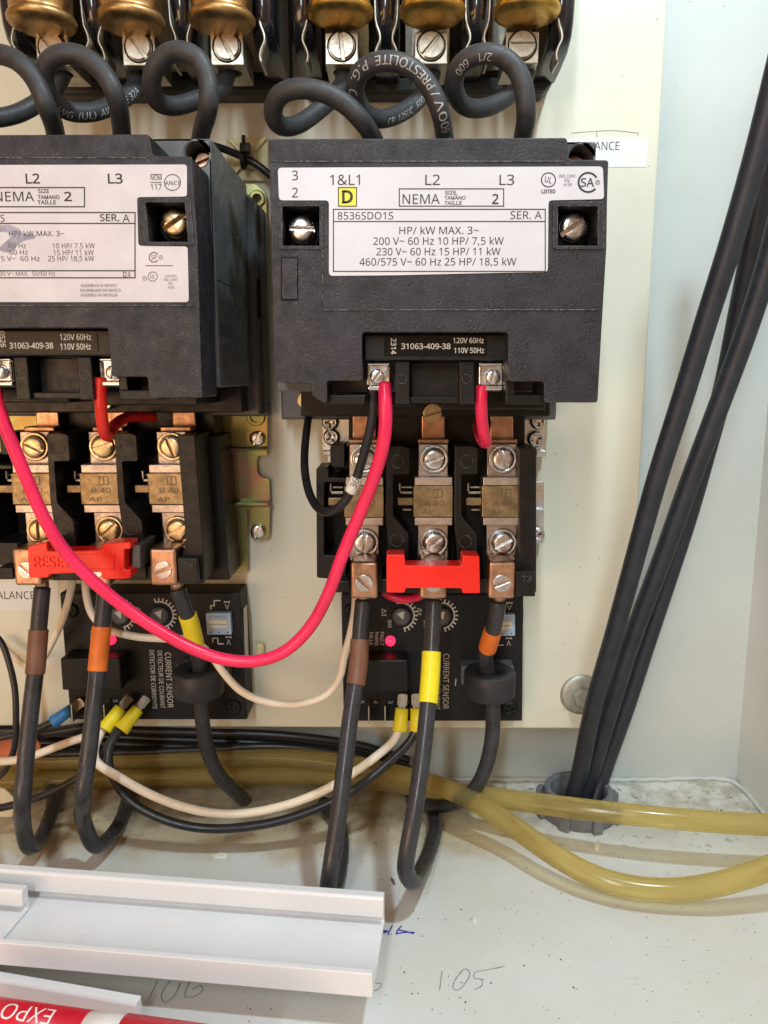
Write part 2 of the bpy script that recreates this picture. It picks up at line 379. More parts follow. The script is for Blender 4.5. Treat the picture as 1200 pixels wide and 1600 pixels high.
# the cabinet floor: white paint with specks, and painted tan shade with dirt stains at its back
def floor_mat():
    m = mat('floor_paint', (.69, .69, .675), .42, var=.035, vs=16, bump=.14, bs=800)
    nt = m.node_tree; N = nt.nodes; K = nt.links; b = N['Principled BSDF']
    src = b.inputs['Base Color'].links[0].from_socket
    geo = N.new('ShaderNodeNewGeometry'); sx = N.new('ShaderNodeSeparateXYZ'); K.new(geo.outputs['Position'], sx.inputs[0])
    def ns(sc, det, ro=.6):
        n = N.new('ShaderNodeTexNoise'); n.inputs['Scale'].default_value = sc; n.inputs['Detail'].default_value = det; n.inputs['Roughness'].default_value = ro; K.new(geo.outputs['Position'], n.inputs['Vector']); return n.outputs['Fac']
    def mr(s, a, c, o0=0, o1=1):
        n = N.new('ShaderNodeMapRange'); n.interpolation_type = 'SMOOTHSTEP'; n.inputs[1].default_value = a; n.inputs[2].default_value = c; n.inputs[3].default_value = o0; n.inputs[4].default_value = o1; K.new(s, n.inputs[0]); return n.outputs[0]
    def mul(a, c, op='MULTIPLY'):
        n = N.new('ShaderNodeMath'); n.operation = op
        for i, q in enumerate((a, c)):
            if isinstance(q, (int, float)): n.inputs[i].default_value = q
            else: K.new(q, n.inputs[i])
        return n.outputs[0]
    def mix(f, a, c):
        n = N.new('ShaderNodeMix'); n.data_type = 'RGBA'; K.new(f, n.inputs['Factor']); K.new(a, n.inputs[6]); n.inputs[7].default_value = (*c, 1); return n.outputs[2]
    specks = mul(mr(ns(900, 3, .5), .70, .745), mr(ns(22, 3), .40, .60))
    src = mix(mul(specks, .8), src, (.10, .085, .06))
    src = mix(mul(mr(ns(9, 6, .65), .40, .68), .5), src, (.64, .60, .49))
    fine = mul(mr(ns(2200, 2, .5), .66, .72), mr(ns(45, 4), .42, .62)); src = mix(mul(fine, .55), src, (.22, .19, .14))
    vm = N.new('ShaderNodeMapping'); vm.inputs['Scale'].default_value = (1, 14, 1); vm.inputs['Rotation'].default_value = (0, 0, .5); K.new(geo.outputs['Position'], vm.inputs[0]); sn_ = N.new('ShaderNodeTexNoise'); sn_.inputs['Scale'].default_value = 60; sn_.inputs['Detail'].default_value = 3; K.new(vm.outputs[0], sn_.inputs['Vector'])
    src = mix(mul(mr(sn_.outputs['Fac'], .64, .70), mr(ns(14, 3), .5, .65, 0, .5)), src, (.45, .43, .38))
    # along the back: starters' shade painted with dirt as a tan film; rust-brown stains, grime
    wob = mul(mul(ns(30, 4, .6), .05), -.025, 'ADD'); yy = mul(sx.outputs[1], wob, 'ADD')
    shade_film = mul(mr(yy, .332, .352), mr(sx.outputs[0], .13, .0)); src = mix(mul(shade_film, mr(ns(16, 5, .65), .2, .7, .55, .95)), src, (.50, .36, .19))
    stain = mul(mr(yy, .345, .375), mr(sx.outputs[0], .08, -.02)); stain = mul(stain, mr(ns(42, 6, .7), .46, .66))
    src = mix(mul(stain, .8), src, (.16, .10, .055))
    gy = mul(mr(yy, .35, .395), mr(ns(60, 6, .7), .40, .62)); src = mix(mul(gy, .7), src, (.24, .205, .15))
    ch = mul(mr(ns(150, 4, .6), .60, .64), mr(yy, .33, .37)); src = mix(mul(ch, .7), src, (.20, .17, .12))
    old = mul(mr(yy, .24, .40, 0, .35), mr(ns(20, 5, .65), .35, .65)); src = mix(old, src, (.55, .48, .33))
    K.new(src, b.inputs['Base Color']); return m
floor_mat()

# ------------------------------------------------------------------ objects
def thing(name, label, cat, loc, group=None):
    o = bpy.data.objects.new(name, None); COL.objects.link(o); o.empty_display_size = .01
    o.location = Vector(loc) * MM; o['label'] = label; o['category'] = cat
    if group: o['group'] = group
    return o
def obj(name, bm, m, parent=None, bevel=0.0, base=None, seg=2):
    """links a bmesh (world mm) as one mesh object; parent is a thing or one of its parts"""
    if base is None:
        base = Vector((0, 0, 0)); p = parent
        while p is not None: base = base + p.location / MM; p = p.parent
    if m in FACING: pass
    bmesh.ops.recalc_face_normals(bm, faces=bm.faces[:])
    for v in bm.verts: v.co = (v.co - base) * MM
    me = bpy.data.meshes.new(name); bm.to_mesh(me); bm.free(); me.materials.append(MATS[m])
    o = bpy.data.objects.new(name, me); COL.objects.link(o)
    if parent: o.parent = parent
    else: o.location = base * MM
    if bevel:
        b = o.modifiers.new('bevel', 'BEVEL'); b.width = bevel * MM; b.segments = seg; b.limit_method = 'ANGLE'; b.angle_limit = math.radians(38)
    return o
FACING = ()
def top(name, bm, m, label, cat, base, group=None, bevel=0.0):
    o = obj(name, bm, m, None, bevel, Vector(base)); o['label'] = label; o['category'] = cat
    if group: o['group'] = group
    return o
def struct(name, bm, m):
    o = obj(name, bm, m, None, 0.0, Vector((0, 0, 0))); o['kind'] = 'structure'; return o
def dup(root, loc, label):
    r = root.copy(); COL.objects.link(r); r.location = loc; r['label'] = label
    for ch in list(root.children):
        c = ch.copy(); COL.objects.link(c); c.parent = r
        for g in list(ch.children):
            d = g.copy(); COL.objects.link(d); d.parent = c
    return r

# ---------------- the cabinet
YP, YW = 388.0, 414.0             # front of the mounting plate, back wall
XS = P(1150, 1215, YW).x          # side wall
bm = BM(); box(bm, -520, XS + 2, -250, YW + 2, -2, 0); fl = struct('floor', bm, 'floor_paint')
bm = BM(); box(bm, -520, XS + 2, YW, YW + 2, 0, 640); struct('back_wall', bm, 'cabinet_paint')
bm = BM(); box(bm, XS, XS + 2, 60, YW, 0, 640); struct('side_wall', bm, 'side_paint_lit')
bm = BM()                          # caulk and paint bead in the corner
s = spline([Vector((-480, YW - 1, .6)), Vector((XS - 130, YW - 1, .6)), Vector((XS - 60, YW - 1, .8)), Vector((XS - 4, YW - 1.5, 1)), Vector((XS - 1, YW - 8, .8)), Vector((XS - 1, 360, .8)), Vector((XS - 1, 250, .8))], 3)
s = [p + Vector((random.uniform(-.4, .4), random.uniform(-.4, .4), random.uniform(-.3, .5))) for p in s]
tube(bm, s, 1.3, 8); c = obj('paint_bead', bm, 'cabinet_paint', fl)

# mounting plate with folded edges
x0, x1, z0, z1 = -480, P(1003, 700, YP).x, P(600, 1138, YP).z, 600
t = thing('mounting_plate', 'cream painted steel mounting plate that carries the starters and fuse blocks', 'panel', (0, YP, z0))
bm = BM(); box(bm, x0, x1, YP, YP + 3, z0, z1); box(bm, x1 - 3, x1, YP + 3.01, YP + 19, z0 + .2, z1); box(bm, x0, x1 - 3.01, YP + 3.01, YP + 19, z0 + .2, z0 + 3)
obj('plate', bm, 'plate_paint', t, 1.6, seg=4)

# plate bolt with washer, lower right
c = P(908, 1085, YP); t = thing('plate_bolt', 'flat washer and bolt behind the thick black cables near the plate bottom', 'bolt', c)
bm = BM(); lathe(bm, [(4.2, -1.2), (9, -1.6), (11, -.6), (11.2, 0)], c, (0, 1, 0), 40); obj('washer', bm, 'dull_zinc', t)
bm = BM(); lathe(bm, [(4.8, -6.5), (5.2, -6), (5.2, -1.3)], c, (0, 1, 0), 6, True, False); obj('bolt_head', bm, 'dull_zinc', t)

# small cream standoff near the red wire
c = P(406, 1018, YP); bm = BM(); pprism(bm, rrect(400, 1006, 412, 1030, 4), YP - 4, YP - .2); pprism(bm, pcirc(406, 1018, 4), YP - 5.5, YP - 4.05)
top('cable_clip', bm, 'nylon_cream', 'small cream plastic clip on the plate behind the long red wire', 'clip', c, bevel=.6)

# ---------------- fuse blocks
FZ = P(678, 29, 327).z             # height of the fuse ends
def fuse_block(cx, w, label, x_right_round):
    """cx: three pole centres in the photo at the fuses' distance"""
    X = [P(c_, 30, 318).x for c_ in cx]; p = X[1] - X[0]; L, Rr = X[0] - p / 2 - 2.5, X[2] + p / 2 + 2.5
    zb = P(678, 143, 373).z
    t = thing('fuse_block', label, 'fuse block', ((L + Rr) / 2, YP, zb))
    bm = BM(); pts = [(L, zb + 3), (L + 3, zb), (Rr - 4, zb), (Rr, zb + 4), (Rr, zb + 150), (L, zb + 150)]
    prism(bm, pts, 373, 375.5, [[(L + 5, zb + 6), (Rr - 5, zb + 6), (Rr - 5, zb + 145), (L + 5, zb + 145)]])
    prism(bm, pts, 375.6, 387.6); obj('base', bm, 'base_plastic', t, 1.0)
    for k in range(4):
        xc = L + 4.9 if k == 0 else Rr - 4.9 if k == 3 else (X[k - 1] + X[k]) / 2
        bm = BM(); hw = 5.0; rows = []   # a rounded fin swept up the front of the block
        for yf, z in [(371, zb + 3.5), (354, zb + 4), (342, zb + 5.5), (335.5, zb + 8.5), (332.6, zb + 13), (331.4, zb + 19), (331, zb + 28), (330.6, zb + 60), (330.6, zb + 150)]:
            ring = [(xc - hw, 374)] + [(xc - hw * math.cos(math.pi * j / 16), min(373, yf + hw * (1 - math.sin(math.pi * j / 16)))) for j in range(17)] + [(xc + hw, 374)]
            rows.append([bm.verts.new((x_, y_, z)) for x_, y_ in ring])
        for r0, r1 in zip(rows, rows[1:]):
            for j in range(18): face(bm, (r0[j], r0[j + 1], r1[j + 1], r1[j]), 0 < j < 17)
        face(bm, rows[0]); face(bm, rows[-1][::-1])
        obj('barrier', bm, 'gloss_plastic', t)
    for i, x in enumerate(X):
        # silvery contact plate, lug with its screw, and the spring clips
        bm = BM(); box(bm, x - 10, x + 10, 371.2, 372.8, zb + 8, zb + 90); obj('contact_strip', bm, 'dull_tin', t, .3)
        bm = BM(); a = x - 6.6; zt = P(678, 50, 335).z; zl = P(678, 100, 335).z
        hole = [(x - 3.6 + 7.2 * j / 8, zl - .0 + 0) for j in range(2)]
        # lug: a block with a round hole going up its underside
        n = 20; ring = [(x + 4.1 * math.cos(2 * math.pi * j / n), 344 + 4.1 * math.sin(2 * math.pi * j / n)) for j in range(n)]
        lo = [(x - 6.6, 335), (x + 6.6, 335), (x + 6.6, 358), (x - 6.6, 358)]
        es = []
        for lp in (lo, ring):
            vs = [bm.verts.new((q[0], q[1], zl)) for q in lp]; es += [bm.edges.new((vs[j], vs[(j + 1) % len(vs)])) for j in range(len(vs))]
        bmesh.ops.triangle_fill(bm, use_beauty=True, use_dissolve=True, edges=es)
        bots = [e.verts[0] for e in es[:4]]; tops = [bm.verts.new((v.co.x, v.co.y, zt)) for v in bots]
        for j in range(4): face(bm, (bots[j], bots[(j + 1) % 4], tops[(j + 1) % 4], tops[j]))
        face(bm, tops)
        rb = [e.verts[0] for e in es[4:]]; rt = [bm.verts.new((v.co.x, v.co.y, zl + 11)) for v in rb]
        for j in range(n): face(bm, (rb[j], rb[(j + 1) % n], rt[(j + 1) % n], rt[j]), True)
        face(bm, rt); lug = obj('lug', bm, 'tinned', t, .35)
        bm = BM(); slotted(bm, x, (zt + zl) / 2 + .8, 333.5, 5.0, (-48, -52, -62, -84, 48, 0)[i + (3 if w else 0)], 2.4, .14); obj('lug_screw', bm, 'tinned', lug, .2)
        bm = BM(); ringp(bm, x, (zt + zl) / 2 + .8, 334.7, 334.95, 5.9, 5.3); obj('thread_shade_ring', bm, 'shadow_black', lug)
        for s_ in (-1, 1):          # S-shaped springy clip on each side of the fuse
            pr = [(x + s_ * 12.9, FZ + 60), (x + s_ * 13.4, FZ + 8), (x + s_ * 13.9, FZ + 1), (x + s_ * 15.2, FZ - 2.5), (x + s_ * 15.4, FZ - 5), (x + s_ * 14.0, FZ - 8), (x + s_ * 13.4, FZ - 11), (x + s_ * 14.2, FZ - 13.5)]
            pth = spline([Vector((q[0], 0, q[1])) for q in pr], 1.0); bm = BM(); rows = []
            fr = frames(pth)
            for y in (333, 345):
                for off in (-.45, .45):
                    rows.append([bm.verts.new((p_.x + (t_.z) * off, y, p_.z - t_.x * off)) for p_, t_, _u, _w in fr])
            A, B, C_, D = rows
            for j in range(len(A) - 1):
                face(bm, (A[j], A[j + 1], B[j + 1], B[j]), True); face(bm, (C_[j], C_[j + 1], D[j + 1], D[j]), True)
                face(bm, (A[j], A[j + 1], C_[j + 1], C_[j]), True); face(bm, (B[j], B[j + 1], D[j + 1], D[j]), True)
            face(bm, (A[0], B[0], D[0], C_[0])); face(bm, (A[-1], B[-1], D[-1], C_[-1]))
            obj('fuse_clip', bm, 'dull_clip', t)
    return X
XL = fuse_block((50, 193, 339), 0, 'black three pole fuse block at upper left with dull brass fuses', False)
XR = fuse_block((529, 677, 828), 1, 'black three pole fuse block above the right starter with bright golden fuses', True)
fl_lab = ['dull brass capped fuse, leftmost in the upper left block', 'dull brass capped fuse in the middle of the left block', 'brown tarnished fuse, rightmost in the left block',
          'golden fuse, leftmost in the right block', 'golden fuse in the middle of the right block', 'golden fuse nearest the right outer barrier, above the dark lug']
for i, x in enumerate(list(XL) + list(XR)):
    fz = FZ - (2.6 if i < 3 else 0)
    t = thing('fuse', fl_lab[i], 'fuse', (x, 327, fz), 'cartridge fuses in the fuse blocks')
    m = 'ferrule_dark' if i < 3 else 'ferrule_brass'
    bm = BM(); lathe(bm, [(0.2, -.5), (8, -.35), (10.8, 0), (12.2, .7), (12.9, 1.7), (13.0, 2.8), (12.6, 3.6), (11.7, 4.1), (11.5, 5.0), (11.8, 6.0), (11.9, 14), (11.8, 42)], (x, 327, fz), (0, 0, 1), 48); obj('ferrule', bm, m, t)
    bm = BM(); lathe(bm, [(11.3, 42.2), (11.3, 100)], (x, 327, fz), (0, 0, 1), 40); obj('barrel', bm, 'barrel_paper', t)

# ---------------- loop wires from the fuse lugs to the contactors
def wire(name, pts, r, m, label, cat='wire', group=None, step=1.2, it=4):
    s = smooth_path(spline(pts, step), it); mid = s[len(s) // 2]
    t = thing(name, label, cat, mid, group); bm = BM(); tube(bm, s, r); o = obj('insulation', bm, m, t); return t, s, o
def sleeve(t, s, a, b, r, m, name='tape', jig=0.0):
    i, j = sorted((near_i(s, *a), near_i(s, *b))); bm = BM(); tube(bm, s[i:j + 1], r, 24); return obj(name, bm, m, t, .25)
loops = [
 ([(100, 112, 345), (85, 140, 343), (60, 160, 336), (20, 180, 328), (-25, 183, 320), (-60, 160, 314), (-70, 120, 308), (-45, 90, 304), (-5, 84, 302), (30, 97, 300), (55, 125, 300), (72, 165, 300), (86, 205, 316), (91, 255, 328)], 'grey black loop of thick wire cut by the photo edge, upper left'),
 ([(210, 112, 345), (213, 130, 343), (198, 150, 336), (170, 167, 328), (138, 176, 320), (105, 173, 314), (80, 155, 308), (68, 126, 305), (75, 97, 302), (98, 84, 300), (130, 88, 300), (160, 112, 300), (180, 148, 300), (190, 205, 316), (193, 255, 328)], 'thick black wire loop with AWG print, second from the photo left edge'),
 ([(357, 108, 345), (352, 126, 343), (335, 144, 336), (303, 158, 328), (268, 166, 320), (246, 159, 314), (236, 132, 308), (243, 104, 304), (262, 84, 302), (285, 80, 300), (310, 92, 300), (324, 122, 300), (326, 162, 300), (315, 207, 318), (309, 250, 332)], 'thick black wire loop below the shiny lug, rightmost of the left starter'),
 ([(535, 105, 345), (537, 126, 343), (520, 152, 338), (492, 177, 332), (462, 196, 324), (437, 196, 316), (426, 175, 308), (436, 149, 303), (465, 138, 300), (505, 144, 300), (540, 163, 301), (565, 188, 303), (583, 216, 314), (600, 255, 324)], 'flattened thick black wire loop above the upper left corner of the right contactor'),
 ([(678, 105, 345), (668, 135, 343), (646, 163, 338), (616, 181, 330), (586, 185, 322), (562, 166, 314), (554, 136, 308), (565, 110, 303), (589, 97, 300), (616, 96, 299), (645, 107, 299), (674, 140, 300), (688, 175, 301), (695, 215, 314), (699, 255, 324)], 'thick black wire loop with white PRESTOLITE print'),
 ([(826, 105, 345), (816, 132, 343), (790, 154, 337), (756, 169, 330), (726, 166, 322), (711, 145, 314), (710, 119, 308), (723, 97, 304), (746, 85, 301), (776, 85, 300), (805, 105, 300), (819, 140, 300), (822, 180, 302), (817, 215, 314), (813, 255, 324)], 'thick black wire loop below the golden fuses, rightmost of all loops'),
]
LS = []
for pts, lab in loops:
    t, s, o = wire('looped_wire', W3(pts), 3.55, 'wire_rubber', lab, group='wire loops between fuse block and contactors'); LS.append((t, s, o))
def print_on(k, txt, px, py, h, flip=False, tilt=0.0):
    t, s, o = LS[k]; i = near_i(s, px, py); L = sum((b - a).length for a, b in zip(s[:i], s[1:i + 1]))
    bm = BM(); wire_text(bm, s, 3.55, txt, L, h, flip, tilt); obj('lettering', bm, 'ink_grey', o)
print_on(4, '125°C   600V / PRESTOLITE  P.G.  C', 553, 140, 3.0, True, .15)
print_on(4, 'CR  125°C   600V', 655, 150, 2.4, True, .35)
print_on(1, '10 AWG  (UL)  AWM     E 32A', 207, 143, 2.6, True, .3)
print_on(5, '2/1   600', 716, 106, 2.6, True, -.3)

# ---------------- contactors
YF = 273.0
RL = P(683, 600, YP); CR = Vector((RL.x, YP, RL.z))
con = thing('contactor', 'black motor contactor under the golden fuses, its clean white label crossed by no wire', 'contactor', CR, 'motor contactors')
fc = rpoly([(420, 217), (886, 215), (889, 249), (951, 250), (949, 312), (948, 384), (940, 519), (934, 629), (850, 629), (850, 596), (794, 596), (794, 519), (566, 519), (566, 595), (511, 595), (511, 629), (503, 629), (487, 618), (486, 600), (429, 597), (424, 400)], 4, 2)
bm = BM(); pprism(bm, fc, YF, 296, [prect(441, 322, 499, 384), prect(872, 322, 934, 384)]); cover = obj('front_cover', bm, 'cover_plastic', con, .9, seg=3)
bm = BM()                          # raised frames round the screw pockets, the tab and the ridges of the moulding
for x0, x1 in ((436, 505), (864, 944)):
    pprism(bm, rrect(x0, 315, x1, 389, 4), YF - .55, YF - .02, [prect(441 if x0 < 500 else 872, 322, 499 if x0 < 500 else 934, 384)])
pprism(bm, rrect(441, 404, 464, 467, 2), YF - .02 - .9, YF - .02)
pprism(bm, prect(504, 483.2, 935, 485), YF - .35, YF - .02); pprism(bm, prect(503, 390, 504.8, 482.8), YF - .3, YF - .02)
pprism(bm, prect(424, 251, 884, 253), YF - .3, YF - .02)
obj('cover_ridge', bm, 'cover_plastic', con, .15)
bm = BM(); pprism(bm, prect(439, 404 - 3, 466, 470), YF - .06, YF - .01); obj('tab_painted_shade', bm, 'shadow_black', con)  # black sheet behind the tab paints a shade line round it
for x0, x1 in ((505, 570), (790, 853)):   # small plates behind the bottom notches
    bm = BM(); pprism(bm, prect(x0, 617, x1, 632), 279, 296); pprism(bm, prect(x0, 595, x0 + 14 if x0 > 700 else x0 + 6, 616.8), 279, 296)
    obj('bottom_lip', bm, 'case_plastic', con, .4)
# rear housing with the access holes at its top corners
xr = P(932, 236, 296).x; xl = P(427, 400, 296).x; zt = P(600, 222, 296).z; zb = P(600, 612, 296).z
def Xc(px, py, Y): return P(px, py, Y).x
hr = [(P(908, 246, 296).x + 4.3 * math.cos(a * .2618), P(908, 246, 296).z + 4.3 * math.sin(a * .2618)) for a in range(24)]
bm = BM(); prism(bm, [(xl, zb), (xr, zb), (xr, zt), (xl, zt)], 296.05, 364, [hr]); obj('housing', bm, 'body_plastic', con, .9, seg=3)
bm = BM(); zs = P(332, 435, 296).z - 1.6; box(bm, xr - .2, xr + .28, 297.5, 363, zs, zs + .5); obj('parting_line', bm, 'body_plastic', con)
bm = BM(); box(bm, xr + .02, xr + 3.15, 366, 374, P(395, 503, 370).z, P(395, 442, 370).z); obj('side_notch_shade', bm, 'shadow_black', con)  # black box in place of a notch, its shade put into the colour
bm = BM(); q = P(908, 246, 296); disc(bm, q.x, q.z, 309, 312, 4.25); obj('hole_floor', bm, 'shadow_black', con)
bm = BM(); slotted(bm, q.x, q.z, 305.5, 3.2, 20, 3, .16); obj('hole_screw', bm, 'copper', con, .2)
bm = BM(); prism(bm, [(xl - 8, CAMZ - 19), (xr + 3, CAMZ - 19), (xr + 3, zt - 6), (xr - 4, zt - .6), (xl, zt - .6), (xl - 8, zt - 6)], 364.2, 376)
prism(bm, [(xl - 10, CAMZ - 20), (xr + 6, CAMZ - 20), (xr + 6, zt - 9), (xr, zt - 3), (xl - 4, zt - 3), (xl - 10, zt - 9)], 376.1, 382.0); obj('base', bm, 'body_plastic', con, .8)
bm = BM(); pprism(bm, prect(470, 600, 860, 651), 350, 364.1); pprism(bm, prect(690, 610, 852, 640), 310, 349.9); pprism(bm, prect(505, 612, 650, 636), 310, 349.9); obj('lower_block', bm, 'case_plastic', con, .7)
c = P(479, 625, 364); bm = BM(); slotted(bm, c.x, c.z, 361, 4.2, 88, 2.5, .16); obj('base_screw', bm, 'screw_gold', con, .3)
# pocket screws
for x, y, r, a in ((471, 358, 19.5, -2), (896, 355, 20, 32)):
    c = P(x, y, 281); bm = BM(); slotted(bm, c.x, c.z, 279, r * .233, a, 6, .17, 1.1); obj('cover_screw', bm, 'nickel', con, .15)
    bm = BM(); disc(bm, c.x, c.z, 285.2, 287, 6.4, 32, False); box(bm, c.x - 7, c.x + 7, 290, 295.9, c.z - 7, c.z + 7); obj('pocket_seat', bm, 'shadow_black', con)
# coil with its terminals
bm = BM(); pprism(bm, prect(568, 522, 792, 563), 280, 295); coil = obj('coil', bm, 'case_plastic', con, .6)
bm = BM(); pprism(bm, rrect(600, 526, 761, 556, 3), 279.6, 279.95); obj('coil_label', bm, 'strip_black', coil)
bm = BM(); pprism(bm, prect(618, 564, 640, 632), 283, 296); pprism(bm, prect(718, 564, 741, 632), 283, 296); pprism(bm, prect(640.5, 566, 717.5, 629), 292, 301); pprism(bm, prect(640.5, 620, 717.5, 630), 285, 291.9)
obj('bobbin', bm, 'case_plastic', con, .4)
for x in (628, 729):
    c = P(x, 592, 283); bm = BM(); ringp(bm, c.x, c.z, 282.75, 283.1, 1.75, 1.55)
    obj('pin_mark', bm, 'cover_plastic', con)
for x0, y0, x1, y1, sx, sy, a in ((573, 568, 609, 611, 589, 588, 55), (748, 568, 786, 611, 770, 589, 80)):
    bm = BM(); pprism(bm, prect(x0, y0, x1, y1 - 8), 287, 288.4); a_ = R(x0, y1 - 8, x1, y1, 287)
    pprism(bm, prect(x0 + 2, y1 - 8, x1, y1 - 1), 285.2, 288.4); pprism(bm, prect(x0, y0 - 2, x1, y0 + 3), 285.5, 286.9); pprism(bm, prect(x1 - 4 if x0 < 700 else x0, y0 + 3.2, x1 if x0 < 700 else x0 + 4, y1 - 9), 285.5, 286.9)
    tm = obj('coil_terminal', bm, 'nickel', con, .5)
    c = P(sx, sy, 285); bm = BM(); slotted(bm, c.x, c.z, 284.0, 2.65, a, 2.6, .16, .6); obj('terminal_screw', bm, 'nickel', tm, .15)

# left contactor: the same casting, further along the plate, with an older label
dxl = P(304, 350, YF).x - P(946, 350, YF).x
conL = dup(con, con.location + Vector((dxl * MM, 0, 1.6 * MM)), 'black motor contactor cut by the left photo edge, with a smudged worn white label')
for o_ in [o for o in conL.children if o.name.startswith('cover_screw')]: o_.data = o_.data.copy(); o_.data.materials[0] = MATS['screw_gold']

# label plates and their print
def label_plate(con_, poly, m):
    bm = BM(); pprism(bm, poly, YF - .22, YF + .0 - .012); return obj('label_plate', bm, m, con_)
LY = YF - .30
lp = label_plate(con, rpoly([(434, 262), (942, 260), (944, 311), (857, 313), (856, 425), (790, 426), (700, 428), (620, 430), (514, 431), (514, 313), (436, 313)], 6, 3), 'label_white')
bm = BM()
for s_, x, y, h, w, b in (('3', 461, 274, 15, None, 0), ('2', 461, 301, 15, None, 0), ('1&L1', 539, 281, 16, 47, 0), ('L2', 676, 281, 16, 23, 0), ('L3', 792, 281, 16, 23, 0),
    ('NEMA', 658, 311, 15, 58, 0), ('SIZE', 704, 301, 5.5, 17, .01), ('TAMANO', 711, 309, 5.5, 33, .01), ('TAILLE', 708, 317, 5.5, 27, .01), ('2', 774, 311, 15, None, .012),
    ('LISTED', 857, 299, 5.5, 22, .02), ('IND. CONT.', 887, 275, 4.6, 27, 0), ('EQ.', 887, 281.5, 4.6, 9, 0), ('A159', 887, 288.5, 4.6, 13, 0), ('SA', 918, 285, 13, 21, .008), ('R', 934, 285, 3.3, 2.7, 0),
    ('8536SDO1S', 571, 337, 11.5, 87, 0), ('SER. A', 822, 336, 12, 49, 0), ('HP/ kW MAX. 3~', 686, 360, 11.5, 124, 0), ('200 V~ 60 Hz 10 HP/ 7,5 kW', 685, 376.5, 11.5, 204, 0), ('230 V~ 60 Hz 15 HP/ 11 kW', 685, 393, 11.5, 194, 0), ('460/575 V~ 60 Hz 25 HP/ 18,5 kW', 684, 409, 11.5, 245, 0)):
    ptext(bm, s_, x, y, h, LY, w, 0, b)
ptext(bm, 'UL', 857, 281, 9, LY, 11, -12, .008); parc(bm, 857, 281, 11, LY, 1.7); parc(bm, 919, 285, 15, LY, 3, 40, 330); parc(bm, 934, 285, 3.2, LY, .8); pline(bm, 711, 304.6, 715, 304.2, LY, 1)
pframe(bm, 624, 295, 787, 322, LY); pframe(bm, 521, 327, 852, 424, LY); pline(bm, 521, 346, 852, 346, LY)
obj('lettering', bm, 'ink_black', lp)
bm = BM(); pprism(bm, prect(528, 292, 558, 323), LY + .02, LY + .06); obj('emblem', bm, 'logo_yellow', lp)
bm = BM(); pframe(bm, 529, 293, 557, 322, LY - .04, 1.5); ptext(bm, 'D', 543, 307.5, 19, LY - .04, 17, 0, .02); pline(bm, 534, 298.5, 541, 298.5, LY - .04, 2.2); pline(bm, 534, 316.5, 541, 316.5, LY - .04, 2.2); obj('emblem_letter', bm, 'ink_black', lp)

lp = label_plate(conL, rpoly([(-150, 258), (292, 257), (292, 307), (214, 308), (216, 384), (293, 385), (295, 472), (-150, 472)], 5, 3), 'label_worn')
bm = BM()
for s_, x, y, h, w, b in (('L1', -70, 279, 15, 22, .01), ('L2', 51, 279, 15, 22, .01), ('L3', 180, 279, 15, 23, .01), ('NEMA', 22, 307, 15, 62, 0), ('SIZE', 68, 298.5, 6, 17, .01), ('TAMANO', 76, 308, 6, 34, .01), ('TAILLE', 73, 316, 6, 29, .01), ('2', 106, 307, 14, 12, .012),
    ('NOM', 244, 277.5, 8, 17, 0), ('117', 244, 292, 9, 17, 0), ('ANCE', 270, 286, 6.5, 25, 0), ('SER.', 171, 340, 10.5, 30, .01), ('A', 197, 341, 12, 11, 0), ('8536SDO1S', -30, 341, 11, 74, 0),
    ('HP/ kW MAX. 3~', 57, 365, 8, 86, 0)):
    ptext(bm, s_, x, y, h, LY, w, 0, b)
pframe(bm, -60, 293, 132, 323, LY, 1.8); pframe(bm, -90, 332, 211, 434, LY, 1.8); pline(bm, -90, 349, 211, 349, LY, 1.8); pline(bm, -90, 423, 211, 423, LY, 1.8); pline(bm, 193, 423, 193, 434, LY, 1); pline(bm, 227, 415, 270, 415, LY, 1)
pline(bm, 235, 272.5, 253, 272.5, LY, 1); pline(bm, 235, 285, 253, 285, LY, 1); parc(bm, 269.5, 285, 12.5, LY, 1.2)
obj('lettering', bm, 'ink_black', lp)
bm = BM()
for s_, x, y, h, w in (('60 Hz', 27, 384, 7.5, 27), ('10 HP/ 7.5 kW', 115, 384, 8, 66), ('60 Hz', 29, 394, 7.5, 29), ('15 HP/ 11 kW', 115, 394.5, 8, 63), ('575 V~  60 Hz', 25, 404, 7.5, 74), ('25 HP/ 18,5 kW', 111, 404, 8, 72), ('600 V~ MAX.  50/60 Hz', 40, 427.5, 6.5, 92), ('24', 199, 429, 8, 10),
    ('SP', 240.5, 402, 7, 9), ('R', 251, 402, 2.5, 2.2), ('R', 226, 435, 2.5, 2.2), ('LISTED', 267, 431.5, 3.6, 18), ('IND. CONT.', 267, 437, 3.4, 23), ('EQ.', 267, 442.5, 3.4, 7), ('A159', 267, 449, 3.6, 10), ('ASSEMBLED IN MEXICO', 154, 446, 4.4, 56), ('ENSAMBLADO EN MEXICO', 157, 453.5, 4.4, 63), ('ASSEMBLE AU MEXIQUE', 155, 461, 4.4, 58)):
    ptext(bm, s_, x, y, h, LY, w)
ptext(bm, 'UL', 238.5, 432, 6, LY, 7, -15); parc(bm, 238.5, 432, 7.2, LY, 1); parc(bm, 240.5, 402, 7.5, LY, 1.5, 35, 325); parc(bm, 251, 402, 3, LY, .7); parc(bm, 226, 435, 3, LY, .7); obj('faded_lettering', bm, 'ink_brown', lp)
bm = BM()                          # ink smear
pts = [(-8, 352), (14, 351), (30, 357), (36, 366), (50, 366), (58, 368), (54, 373), (40, 375), (30, 380), (20, 393), (8, 395), (-3, 390), (4, 381), (14, 374), (18, 367), (10, 362), (-6, 362)]
face(bm, [bm.verts.new(P(x, y, LY + .04)) for x, y in rpoly(pts, 4, 2)]); obj('ink_smear', bm, 'ink_smear', lp)

